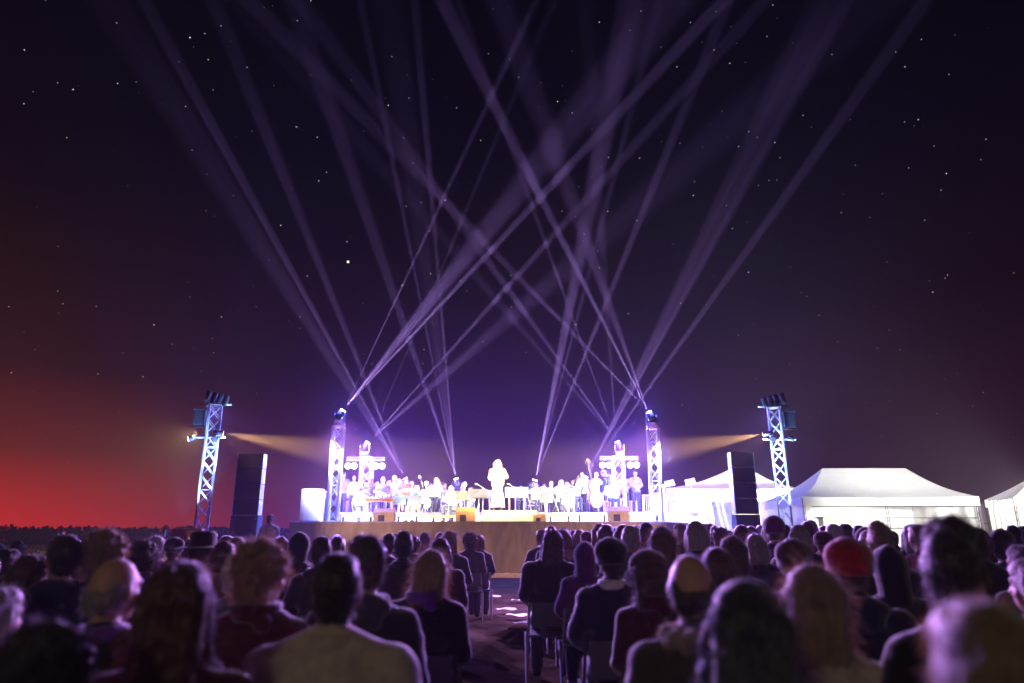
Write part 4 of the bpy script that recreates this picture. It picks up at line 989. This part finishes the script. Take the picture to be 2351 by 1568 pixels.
# small warm globe lamps on stands
for lb, px, py, Y in (('warm globe lamp on a stand behind the blue-suited violinist', 979, 1110, 27), ('warm globe lamp on a stand beside the small seated player', 1067, 1112, 27.2), ('warm globe lamp on a stand between the cellist and conductor', 1251, 1124, 26.4), ('warm globe lamp above the players, field side', 917, 1105, 29), ('warm globe lamp on the tall tower at the tents end', 1522, 1118, 26.0)):
    p = at(px, py, Y); t = thing('globe_lamp', lb, 'lamp', (p.x, Y, SZ if Y < 27 else RZ), 0, 'warm globe lamps'); h = p.z - t.location.z
    bm = newbm(); add_ell(bm, (0, 0, h), (.075, .075, .085), u=16, v=12); obj('globe', bm, mat('lamp_globe', (1, .85, .6), .3, emit=(1, .72, .38), estr=9, var=0), t, smooth=True)
    bm = newbm(); add_tube(bm, (0, 0, .02), (0, 0, h - .08), .012); obj('stand_pole', bm, alu, t)
    bm = newbm(); add_lathe(bm, [(.16, 0), (.16, .02), (.02, .03)]); obj('base', bm, black, t)
    l = bpy.data.lights.new('lamp_or_fill_light', 'POINT'); lo = bpy.data.objects.new('lamp_or_fill_light', l); C.objects.link(lo); l.energy = 60; l.color = (1, .62, .3); l.shadow_soft_size = .08; lo.location = (p.x, Y - .14, p.z)
# microphone stands
for lb, px, py, Y in (('microphone on a boom beside the blue-suited violinist', 948, 1124, 25.6), ('microphone on a boom above the small seated player', 1094, 1112, 26.2), ('microphone on a boom before the conductor desk', 1168, 1112, 26.2), ('microphone on a boom beside the cellist', 1302, 1110, 26.2), ('microphone on a boom near the keyboard', 872, 1128, 25.2)):
    p = at(px, py, Y); h = p.z - SZ; t = thing('microphone_stand', lb, 'microphone', (p.x + .25, Y, SZ), 0, 'microphones on the stage')
    bm = newbm(); add_tube(bm, (0, 0, .02), (0, 0, h * .92), .012, seg=6); add_tube(bm, (.1, 0, h * .86), (-.22, 0, h), .009, seg=6); obj('boom', bm, alu, t)
    bm = newbm(); add_tube(bm, (-.2, 0, h), (-.3, 0, h + .02), .018, .024, 8); obj('microphone', bm, whitem, t)
    bm = newbm(); add_lathe(bm, [(.14, 0), (.14, .015), (.02, .025)]); obj('base', bm, black, t)
# ------------------------------------------------------------ the crowd
#  label, head centre x, head top y, head width (picture 2351 wide), pose, hair, colour, hat, hat colour, coat
HAND = [
 ('woman with pinkish scarf and grey hair at the picture edge, behind the dark-haired nearest listener', 8, 1350, 105, 'sit_turn', 'bob', 'grey', None, '', 'violet'),
 ('listener with fuzzy dark hair rising from the bottom edge near the corner', 118, 1440, 205, 'sit0', 'curly', 'black', None, '', 'black'),
 ('man with dark hair and navy padded jacket, head turned, field side', 154, 1226, 67, 'sit_turn2', 'short', 'black', None, '', 'navy'),
 ('dark-haired listener cut by the picture edge with one lit cheek', 22, 1260, 50, 'sit_turn', 'short', 'black', None, '', 'black'),
 ('brown-haired listener with bright cheek behind the navy jacket man', 80, 1274, 74, 'sit_turn', 'bob', 'brown', None, '', 'black'),
 ('woman with fluffy light hair above the bald man', 256, 1224, 84, 'sit_turn', 'curly', 'blond', None, '', 'charcoal'),
 ('balding man with purple collar and dark coat, field side', 276, 1274, 104, 'sit_turn', 'fringe', 'grey', None, '', 'black'),
 ('woman with long straight auburn hair and maroon top, closest on the field side', 424, 1289, 150, 'sit0', 'long', 'auburn', None, '', 'maroon'),
 ('listener with curly dark hair and colourful hat and blue collar', 326, 1240, 56, 'sit_turn2', 'curly', 'dark brown', 'beanie', 'brown', 'blue'),
 ('listener in a wide-brimmed dark hat', 471, 1223, 52, 'sit_turn', 'short', 'black', 'brimmed_hat', 'black', 'charcoal'),
 ('listener with light wavy hair behind the curly hatted one', 362, 1231, 36, 'sit0', 'bob', 'white', None, '', 'red'),
 ('listener in dark cap next to the wooden cross-shaped post', 404, 1231, 40, 'sit0', 'short', 'brown', 'beanie', 'navy', 'navy'),
 ('listener with purple headscarf behind the brimmed hat', 438, 1238, 36, 'sit0', None, 'brown', 'hood', 'purple', 'purple'),
 ('listener with dark hair and soft pink rim right of the brimmed hat', 516, 1240, 54, 'sit_lean', 'short', 'brown', None, '', 'charcoal'),
 ('listener with long pale hair behind the dark head, field side middle', 546, 1233, 46, 'sit0', 'long', 'fair brown', None, '', 'charcoal'),
 ('woman with short fluffy greyish blond hair and maroon coat', 612, 1249, 118, 'sit_turn', 'curly', 'blond', None, '', 'maroon'),
 ('woman with dark hair and cream jacket, biggest back in the front of the photo', 780, 1268, 116, 'sit_broad', 'short', 'dark brown', None, '', 'cream'),
 ('dark-haired man in black coat behind the cream jacket woman', 840, 1224, 88, 'sit_turn2', 'short', 'dark brown', None, '', 'black'),
 ('listener with round dark head above the cream jacket shoulder', 741, 1231, 47, 'sit0', 'short', 'dark brown', None, '', 'charcoal'),
 ('listener with curly brown hair beside the round dark head', 695, 1236, 42, 'sit0', 'curly', 'brown', None, '', 'black'),
 ('listener with short dark hair before the stage skirt, tallest there', 928, 1219, 43, 'sit0', 'short', 'black', None, '', 'charcoal'),
 ('woman with long blond hair and violet collar near the aisle, field side', 990, 1259, 74, 'sit_lean', 'long', 'blond', None, '', 'black'),
 ('dark-haired listener just behind the blond woman at the aisle', 1012, 1235, 44, 'sit0', 'bob', 'black', None, '', 'maroon'),
 ('woman with pale long hair between dark heads near the aisle, field side', 1035, 1219, 33, 'sit_turn', 'long', 'blond', None, '', 'charcoal'),
 ('listener with headphones and violet long hair before the skirt', 975, 1221, 26, 'sit0', 'long', 'purple-tinted', 'headphone_band', 'white', 'purple'),
 ('listener on the aisle seat in a padded jacket, field side, closest to the stage', 1079, 1224, 30, 'sit0', 'curly', 'dark brown', None, '', 'charcoal'),
 ('listener next to the padded jacket one, in front row by the aisle', 1101, 1228, 25, 'sit_turn', 'bob', 'brown', None, '', 'navy'),
 ('woman in black with long dark hair on the aisle seat, tents side', 1268, 1214, 44, 'sit_lean', 'long', 'dark brown', None, '', 'black'),
 ('listener with short dark hair behind the woman in black', 1293, 1211, 25, 'sit_turn2', 'short', 'dark brown', None, '', 'navy'),
 ('listener in front row leaning into the aisle, tents side', 1245, 1216, 24, 'sit_turn', 'short', 'brown', None, '', 'navy'),
 ('listener in a violet hood near the aisle, tents side', 1341, 1243, 56, 'sit0', None, 'brown', 'hood', 'purple', 'purple'),
 ('listener in close black hat with white collar and navy jacket', 1400, 1230, 70, 'sit0', 'short', 'black', 'beanie', 'black', 'navy'),
 ('listener with brown hood and maroon jacket beside the bald man', 1486, 1254, 84, 'sit_slim', 'long', 'dark brown', 'beanie', 'brown', 'maroon'),
 ('bald man in an olive jacket with fur collar', 1580, 1264, 112, 'sit0', 'fringe', 'dark brown', None, '', 'olive'),
 ('woman with long fair brown hair rising above her row before the yellow lip', 1516, 1207, 54, 'sit_lean', 'long', 'fair brown', None, '', 'charcoal'),
 ('listener with short brown hair above the bald man, head tall', 1607, 1209, 34, 'sit0', 'short', 'dark brown', None, '', 'charcoal'),
 ('listener with smooth brown hair right beside the bald man', 1645, 1254, 80, 'sit_slim', 'short', 'brown', None, '', 'charcoal'),
 ('woman with long dark hair falling behind the bald man and his neighbour', 1676, 1228, 60, 'sit_lean', 'long', 'brown', None, '', 'charcoal'),
 ('listener with very large dark head and orange-lit cheek, closest at the middle', 1700, 1324, 185, 'sit_lean', 'bob', 'black', None, '', 'black'),
 ('woman with silver-blue straight hair under the loudspeaker stack', 1732, 1226, 42, 'sit0', 'bob', 'grey', None, '', 'navy'),
 ('listener with round brown hat left of the red hat', 1816, 1233, 78, 'sit0', 'short', 'dark brown', 'beanie', 'brown', 'charcoal'),
 ('woman with long blond hair and cream top with bag strap', 1852, 1291, 132, 'sit_lean', 'long', 'blond', None, '', 'cream'),
 ('listener in a red knitted hat and navy jacket', 1938, 1229, 98, 'sit0', 'short', 'brown', 'beanie', 'red', 'navy'),
 ('woman with blond pinned-up hair before the marquee', 2018, 1203, 54, 'sit_turn', 'updo', 'blond', None, '', 'charcoal'),
 ('listener in a black hood right of the red hat', 2031, 1251, 84, 'sit0', None, 'brown', 'hood', 'black', 'black'),
 ('listener in a bright pink hat half hidden by the quiffed man', 2097, 1270, 50, 'sit_turn', 'long', 'auburn', 'beanie', 'pink', 'charcoal'),
 ('tall man with a dark quiff and black coat, tents side', 2178, 1213, 134, 'sit_turn', 'quiff', 'dark brown', None, '', 'black'),
 ('closest head of all, smooth greyish blond hair in the bottom corner, tents side', 2246, 1368, 262, 'sit_slim', 'short', 'blond', None, '', 'violet'),
 ('listener with blue-lit short hair under the marquee rail', 1970, 1206, 27, 'sit0', 'short', 'brown', None, '', 'blue'),
 ('listener with headphones and dark hair before the marquee post', 2238, 1208, 48, 'sit_turn', 'short', 'dark brown', 'headphone_band', 'violet', 'navy'),
 ('listener with dark flat cap and blue collar near the site cabin', 2296, 1209, 48, 'sit_turn', 'short', 'black', 'cap', 'navy', 'blue'),
 ('listener in black hood before the flat cap', 2282, 1251, 52, 'sit0', None, 'brown', 'hood', 'black', 'teal'),
 ('woman with purple-tinted long hair cut by the picture edge, tents side', 2342, 1250, 66, 'sit_turn2', 'long', 'purple-tinted', None, '', 'green'),
 ('pale long-haired woman behind the pink hat, before the marquee', 2100, 1204, 32, 'sit0', 'long', 'white', None, '', 'blue'),
]
WID = {'short': .172, 'long': .190, 'curly': .222, 'bob': .190, 'fringe': .172, 'quiff': .180, 'updo': .178, 'hood': .222, 'beanie': .20, None: .19}
placed = []     # x, y, screen box
def scr(x, y, z):
    v = Vector((x, y, z - CAMH)); zc = v.y * CP + v.z * SP; return 1175.5 + 1567.3 * v.x / zc, 784 - 1567.3 * (-v.y * SP + v.z * CP) / zc, zc
def seat_person(lb, px, py, Y, pose, hk, hc, hat_, hatc, coat, group, skin='fair', rz=0, hs=1.0, extra=None):
    p = at(px, py, Y); q = BODIES[pose]['q']; top = 1.335 + (.02 if hat_ else 0)
    s = max(.80, min(1.16, p.z / top)); off = Vector(q['head']) * s; off = Matrix.Rotation(rz, 3, 'Z') @ off
    x, y = p.x - off.x, Y - off.y
    person(lb, pose, (x, y, p.z - top * s), rz, s, hk, hc, coat, hat_, hatc or 'black', skin, group, hs=hs, extra=extra)
    placed.append((x, y, p.x, Y, p.z)); return x, y, s
CHC = []; ALLC = []
EX = {'bald man in an olive': ('fur_collar', 'fur_collar', 'beige'), 'man with dark hair and navy': ('hood', 'hood_down', 'navy'), 'balding man': ('collar', 'collar_up', 'violet'), 'woman with dark hair and cream': ('collar', 'collar_up', 'cream'),
      'dark-haired man in black': ('hood', 'hood_down', 'charcoal'), 'listener in close black hat': ('collar', 'collar_up', 'white'), 'tall man with a dark quiff': ('collar', 'collar_up', 'violet'), 'woman with pinkish scarf': ('scarf', 'scarf', 'pink'),
      'listener in a red knitted': ('hood', 'hood_down', 'navy'), 'woman with short fluffy': ('scarf', 'scarf', 'maroon'), 'woman with long blond hair and violet': ('scarf', 'scarf', 'violet'), 'listener with round dark head': ('hood', 'hood_down', 'charcoal'),
      'listener with short dark hair before': ('collar', 'collar_up', 'charcoal'), 'listener in a violet hood': ('scarf', 'scarf', 'purple'), 'listener with curly dark': ('scarf', 'scarf', 'blue'), 'listener with brown hood': ('scarf', 'scarf', 'maroon')}
for (lb, px, py, wd, pose, hk, hc, hat_, hatc, coat) in HAND:
    ex = [v for k, v in EX.items() if lb.startswith(k)]
    wr = WID.get(hat_ if hat_ in ('hood', 'beanie') else hk, .18); k = 1.0
    Y = 1567.3 * wr / wd
    Y *= 1 / (CP - (784 - py) / 1567.3 * SP + 0) * 1.0   # axis depth to ground distance
    Y *= (CP - (784 - py) / 1567.3 * SP)
    x, y, s = seat_person(lb, px, py, Y, pose, hk, hc, hat_, hatc, coat, 'seated listeners', rz=-math.atan2(at(px, py, Y).x, Y) * .35, extra=ex[0] if ex else None)
    if (-1.4 < x < -.1 and y > 7.5) or (-.1 < x < 1.3 and y > 5): CHC.append((x, y, s))
    else: ALLC.append((x, y, 'grey chair of the ' + ' '.join(lb.split()[:11])))
# everyone else, seat by seat
rnd = random.Random(21)
GR = ('first', 'second', 'third', 'fourth', 'fifth', 'sixth', 'seventh', 'eighth', 'ninth', 'tenth', 'eleventh', 'twelfth', 'thirteenth', 'fourteenth', 'fifteenth', 'sixteenth', 'seventeenth', 'eighteenth', 'nineteenth', 'twentieth')
nfill = 0
for r in range(14):
    Yr = 15.4 - r * .95
    for side in (-1, 1):
        for c in range(20):
            x = (-.86 if side < 0 else .62) + side * (.57 * c + rnd.uniform(-.09, .09)); y = Yr + rnd.uniform(-.15, .15) + .04 * c
            if abs(x) > .78 * y + .25: break
            if side < 0 and x < -.52 * y and y > 6 and rnd.random() < .5: continue
            if side < 0 and x < -4.4 and y > 9.5 + (x + 9) * .9: continue
            ztop = rnd.gauss(1.30, .035) + (.04 + .09 * min(1, y / 12) if side > 0 else (-.10 if x < -3.5 else .0))
            if r > 9: ztop = min(ztop, 1.20)
            hk = rnd.choice(['short_far'] * 5 + ['long_far'] * 3 + ['bob_far'] * 3 + ['curly_far', 'curly_far', 'beanie', 'beanie', 'hood'])
            if rnd.random() < .03 and r > 2: continue
            px, py, zc = scr(x, y, ztop); w_ = 1567 * .19 / zc
            clash = False
            for (bx, by, hx, hy, hz) in placed:
                if abs(bx - x) < .44 and abs(by - y) < .55: clash = True; break
                if hy < y:  # nearer person hides this head?
                    qx, qy, qc = scr(hx, hy, hz); qw = 1567 * .2 / qc
                    if abs(qx - px) < qw * .42 and qy < py + w_ * .25 : clash = True; break
            if clash: continue
            hat_ = hk if hk in ('beanie', 'hood') else None; hair_k = None if hk == 'hood' else ('short_far' if hk == 'beanie' else hk)
            hc = rnd.choice(['dark brown'] * 4 + ['black'] * 3 + ['brown'] * 4 + ['fair brown'] * 2 + ['blond', 'grey', 'grey', 'white'])
            coat = rnd.choice(['black'] * 5 + ['navy'] * 4 + ['charcoal'] * 4 + ['maroon', 'purple', 'brown', 'olive', 'blue', 'grey', 'teal', 'green', 'red'])
            hatc = rnd.choice(['black', 'navy', 'charcoal', 'blue', 'maroon', 'grey', 'purple'])
            pose = rnd.choice(['sit0', 'sit0', 'sit_turn', 'sit_turn2', 'sit_lean', 'sit_slim', 'sit_broad'])
            look = (f'{hatc} hood' if hk == 'hood' else f'{hatc} knit hat' if hk == 'beanie' else {'short_far': 'short ', 'long_far': 'long ', 'bob_far': 'chin-length ', 'curly_far': 'curly '}[hk] + hc + ' hair')
            lb = f'{look}, {coat} coat, {GR[c]} seat from the aisle, {GR[r]} row, {"field" if side < 0 else "tents"} side'
            xx, yy, s = seat_person(lb, px, py, y, pose, hair_k, hc, hat_, hatc, coat, 'seated listeners', rnd.choice(['fair', 'fair', 'tan']), rz=-math.atan2(x, y) * .35 + rnd.uniform(-.3, .3), extra=rnd.choice([None, ('hood', 'hood_down', coat), ('collar', 'collar_up', coat), ('scarf', 'scarf', rnd.choice(['maroon', 'grey', 'navy', 'purple', 'beige']))])); nfill += 1
            if y > (5 if side > 0 else 7.5) and c == 0: CHC.append((xx, yy, s))
            else: ALLC.append((xx, yy, f'grey chair under the {look}, {GR[c]} seat, {GR[r]} row, {"field" if side < 0 else "tents"} side'))
print('listeners', len(placed), 'fill', nfill)
CHC.sort(key=lambda v: -v[1]); cnt = {1: 0, -1: 0}
for (x, y, s) in CHC:
    sd = 1 if x > -.1 else -1; k = cnt[sd]; cnt[sd] += 1
    if k > 19: continue
    put_chair(f'grey folding chair near the aisle, {GR[min(k, 19)]} from the stage, {"tents" if sd > 0 else "field"} side', x, y - .02, 0, 0, 'folding chairs by the aisle')
# the chairs hidden under everyone else: too covered to show parts
bm = newbm(); add_box(bm, (-.21, -.20, .425), (.21, .20, .445), bev=.008); add_box(bm, (-.18, -.275, .52), (.18, -.255, .72), bev=.008)
for s_ in (-1, 1): add_tube(bm, (s_ * .2, -.27, .72), (s_ * .2, .20, .0), .011, seg=6); add_tube(bm, (s_ * .21, .14, .43), (s_ * .21, -.25, .0), .011, seg=6)
hc0 = None
for (x, y, lb) in ALLC:
    if hc0 is None: o = hc0 = obj('folding_chair', bm, CHAIRM)
    else: o = hc0.copy(); C.objects.link(o)
    o.location = (x, y - .02, 0); tag(o, lb, 'chair', 'folding chairs under the crowd')
# a steward beside the loudspeakers, brightly lit
p = at(622, 1180, 20.0)
build_body('stand_side', P_(STAND, yaw=R(-60), wr=[(-.22, .12, .90), (.22, .1, .9)]), vox=.018, seed=31)
person('steward standing in bright light between the loudspeaker stack and the stage', 'stand_side', (p.x, 20, p.z - 1.77 if p.z > 1.9 else 0), R(30), min(1.15, p.z / 1.77), 'short', 'blond', 'cream')
# strap of the cream-topped woman's bag, white collars, papers left in the aisle
for px, py, Y, a, lb in ((1160, 1402, 12.5, .3, 'sheet of paper lying flat in the middle of the aisle'), (1190, 1416, 12.0, -.5, 'sheet of paper by the aisle chairs, tents side'), (1205, 1434, 10.8, .2, 'crumpled sheet closest in the aisle'), (1130, 1372, 15.3, .1, 'bright paper by the front row, field side'), (1196, 1381, 14.6, -.2, 'bright cup lid by the front row chair, tents side')):
    d = direc(px, py); k = -CAMH / d.z; p = Vector((d.x * k, d.y * k, .02)); bm = newbm()
    sheet(bm, lambda u, v: Vector(((u - .5) * .36, (v - .5) * .25, .012 + .012 * math.sin(u * 6 + v * 4))), 8, 6)
    o = obj('paper_sheet', bm, whitem, smooth=True); o.location = p; o.rotation_euler = (0, 0, a); tag(o, lb, 'paper', 'papers on the aisle ground')
# ------------------------------------------------------------ stage and crowd lighting
# white-blue key spots added at the stage-edge towers
for p, sx in ((pA, 1), (pH, -1)):
    b = Vector(p) + Vector((sx * .1, -.2, -.75))
    spot(b, (p.x + sx * 4.2, 27.6, SZ + .6), 5000, (.66, .76, 1), 62, .6, .12)
    spot(b, (p.x + sx * 8.2, 27.6, SZ + 1.0), 5000, (.66, .76, 1), 34, .6, .12)
    spot(Vector(p) + Vector((-sx * .6, -.6, -1.2)), (p.x - sx * .3, 28.5, SZ + .5), 3000, (.84, .88, 1), 75, .6, .12)
# back light over the stage towards the crowd, blue wash round the towers
for p, sx, pw in ((pA, 1, 1.0), (pH, -1, 1.0), (pB, 1, .9), (pG, -1, .9)):
    spot((p.x - sx * .05, p.y - .35, p.z - .45), (p.x * .35, 13, .0), 22000 * pw, (.66, .30, 1), 38, 1, .12)
    spot((p.x - sx * .05, p.y - .37, p.z - .5), (p.x * .45, 13.5, .9), 15000 * pw, (.60, .30, 1), 25, .7, .12)
    spot((p.x, p.y - .45, p.z - .62), (p.x * 1.0, p.y - 3.2, p.z - 6), 7500, (.06, .10, 1), 96, .7, .15)
    spot((p.x, p.y + .45, p.z - .62), (p.x * .6, p.y + 8, p.z - 4.5), 19000, (.13, .05, 1), 140, .8, .15)
    l = bpy.data.lights.new('lamp_or_fill_light', 'POINT'); o = bpy.data.objects.new('lamp_or_fill_light', l); C.objects.link(o); l.energy = 1100; l.color = (.12, .13, 1); l.shadow_soft_size = .06; o.location = Vector(p) + Vector((0, -.12, .12))
# warm flood along the skirt, unseen spots added to brighten the tents, lamps inside the tents
spot((TL.x + .4, 20.6, 4.2), (-3.2, 24.5, .7), 5200, (1, .66, .34), 52, 1, .1)
spot((TR.x - .4, 20.6, 4.2), (3.2, 24.5, .7), 5200, (1, .66, .34), 52, 1, .1)
spot((13.0, 18.5, .5), (14.0, 26, 3.0), 1200, (1, .99, .96), 78, .5, .2)
spot((9.2, 30.2, .4), (10.2, 34, 3.2), 3500, (1, .98, .94), 90, .5, .2)
spot((14.4, 18.6, 2.2), (14.3, 26, 3.1), 7200, (1, .99, .96), 84, .8, .1)
spot((18.6, 18.6, 2.0), (18.8, 25, 2.9), 1500, (1, .72, .28), 70, .8, .1)
spot((10.9, 30.4, 2.4), (10.9, 34.6, 3.8), 5600, (1, .98, .95), 120, .8, .1)
for T_ in (TLt, TRt):  # added rim spot on the crowd and added up spot on the mast
    k = -1 if T_.x < 0 else 1
    spot((T_.x - k * .5, 20.3, T_.z - .3), (k * 1.0, 6, -.6), 13000, (.34, .18, 1), 24, .7, .1)
    spot((T_.x, 20.2, 1.75), (T_.x, 21, 4.6), 1800, (.24, .40, 1), 80, .8, .06)
for T_ in (TLt, TRt):   # cold down-lights inside the lattice masts, plus added side and up spots
    spot((T_.x, 20.97, T_.z - .15), (T_.x, 21, 0), 16000, (.24, .40, 1), 26, .6, .06)
    spot((T_.x + (.9 if T_.x < 0 else -.9), 20.4, T_.z - 2.6), (T_.x, 21, T_.z), 2600, (.25, .42, 1), 70, .6, .06)
    spot((T_.x + (.5 if T_.x < 0 else -.5), 20.2, .6), (T_.x, 21, 3.6), 1500, (.24, .40, 1), 70, .8, .06)
PA, PB, PG, PH = 0, 0, 0, 0
for x, y, z, e, c in ((13.2, 26.6, 2.3, 130, (1, .92, .78)), (16.3, 26.0, 2.3, 90, (1, .97, .92)), (9.3, 34.8, 2.6, 260, (1, .74, .32)), (12.2, 34.8, 2.6, 300, (1, .70, .28)), (19.0, 23.7, 2.2, 90, (1, .66, .2))):
    l = bpy.data.lights.new('lamp_or_fill_light', 'POINT'); o = bpy.data.objects.new('lamp_or_fill_light', l); C.objects.link(o); l.energy = e; l.color = c; l.shadow_soft_size = .15; o.location = (x, y, z)
spot((TL.x - .4, 20.8, 4.3), (-26, 40, -1), 9000, (1, .78, .25), 60, .6, .1)
# warm fill spot added behind the crowd, with no lamp there
spot((-4.5, -8.5, 5.2), (.6, 5, .6), 370, (1, .86, .62), 66, .6, .5)
# ------------------------------------------------------------ haze
bm = newbm(); add_box(bm, (-150, -24, -1.2), (150, 158, 34))
m = bpy.data.materials.new('haze'); m.use_nodes = True; t_ = m.node_tree; t_.nodes.clear()
o_ = t_.nodes.new('ShaderNodeOutputMaterial'); v_ = t_.nodes.new('ShaderNodeVolumePrincipled')
v_.inputs['Density'].default_value = .0014; v_.inputs['Color'].default_value = (.94, .76, .96, 1)
t_.links.new(v_.outputs[0], o_.inputs['Volume'])
tag(obj('haze', bm, m), 'thin smoke haze hanging over the whole concert field', 'haze', kind='stuff')

# smoke cones added in each beam's shape so the moving heads' light shows
m = bpy.data.materials.new('beam_shaped_smoke'); m.use_nodes = True; t_ = m.node_tree; t_.nodes.clear()
o_ = t_.nodes.new('ShaderNodeOutputMaterial'); v_ = t_.nodes.new('ShaderNodeVolumePrincipled')
g_ = t_.nodes.new('ShaderNodeNewGeometry'); sx_ = t_.nodes.new('ShaderNodeSeparateXYZ'); t_.links.new(g_.outputs['Position'], sx_.inputs[0])
n_s = t_.nodes.new('ShaderNodeTexNoise'); n_s.inputs['Scale'].default_value = .22; n_s.inputs['Detail'].default_value = 2; t_.links.new(g_.outputs['Position'], n_s.inputs['Vector'])
fz = mth(t_, 'SUBTRACT', 1.12, mth(t_, 'DIVIDE', sx_.outputs[2], 34.0), clamp=True)
dn = mth(t_, 'MULTIPLY', mth(t_, 'MULTIPLY', fz, fz), mth(t_, 'MULTIPLY_ADD', n_s.outputs[0], 1.5, .25)); t_.links.new(mth(t_, 'MULTIPLY', dn, .0072), v_.inputs['Density'])
v_.inputs['Color'].default_value = (.94, .76, .96, 1)
t_.links.new(v_.outputs[0], o_.inputs['Volume'])
NM = {'A': 'tall field-end tower lamp', 'B': 'T-shaped tower lamp near the keyboard', 'C': 'floor lamp behind the guitarist', 'D': 'floor lamp behind the viola player', 'E': 'floor lamp by the conductor',
      'F': 'floor lamp behind the capped man', 'G': 'T-shaped tower lamp near the bass', 'H': 'tall tents-end tower lamp'}
m2 = bpy.data.materials.new('amber_beam_shaped_smoke'); m2.use_nodes = True; t_ = m2.node_tree; t_.nodes.clear(); o_ = t_.nodes.new('ShaderNodeOutputMaterial'); v_ = t_.nodes.new('ShaderNodeVolumePrincipled')
v_.inputs['Density'].default_value = .0042; v_.inputs['Color'].default_value = (.94, .8, .9, 1); t_.links.new(v_.outputs[0], o_.inputs['Volume'])
for k, (p0, d) in enumerate(AMB):  # smoke cones added in the shape of the amber beams
    bm = newbm(); add_lathe(bm, [(.012, .02), (7.6 * math.tan(R(10.5)), 7.6)], trs((0, 0, 0), d), 28); o = obj('smoke', bm, m2); o.location = p0
    tag(o, ('smoke cone added along the amber beam from the field tower', 'smoke cone added along the amber beam from the tower by the marquees')[k], kind='stuff')
num = {}
for (n_, p0, d, ha) in CONES:
    L = (33.2 - p0.z) / d.z; k = num.get(n_, 0); num[n_] = k + 1
    bm = newbm(); M = trs((0, 0, 0), d); r1 = math.tan(ha * 1.04)
    add_lathe(bm, [(.004 + r1 * .02, .02), (.004 + r1 * L * .5, L * .5), (.004 + r1 * (L - 3), L - 3)], M, 28)
    o = obj('smoke', bm, m, smooth=False); o.location = p0
    tag(o, f'pale violet smoke cone added along beam {("one", "two", "three", "four", "five")[k]} (counted from the field side) of the {NM[n_]}', kind='stuff')
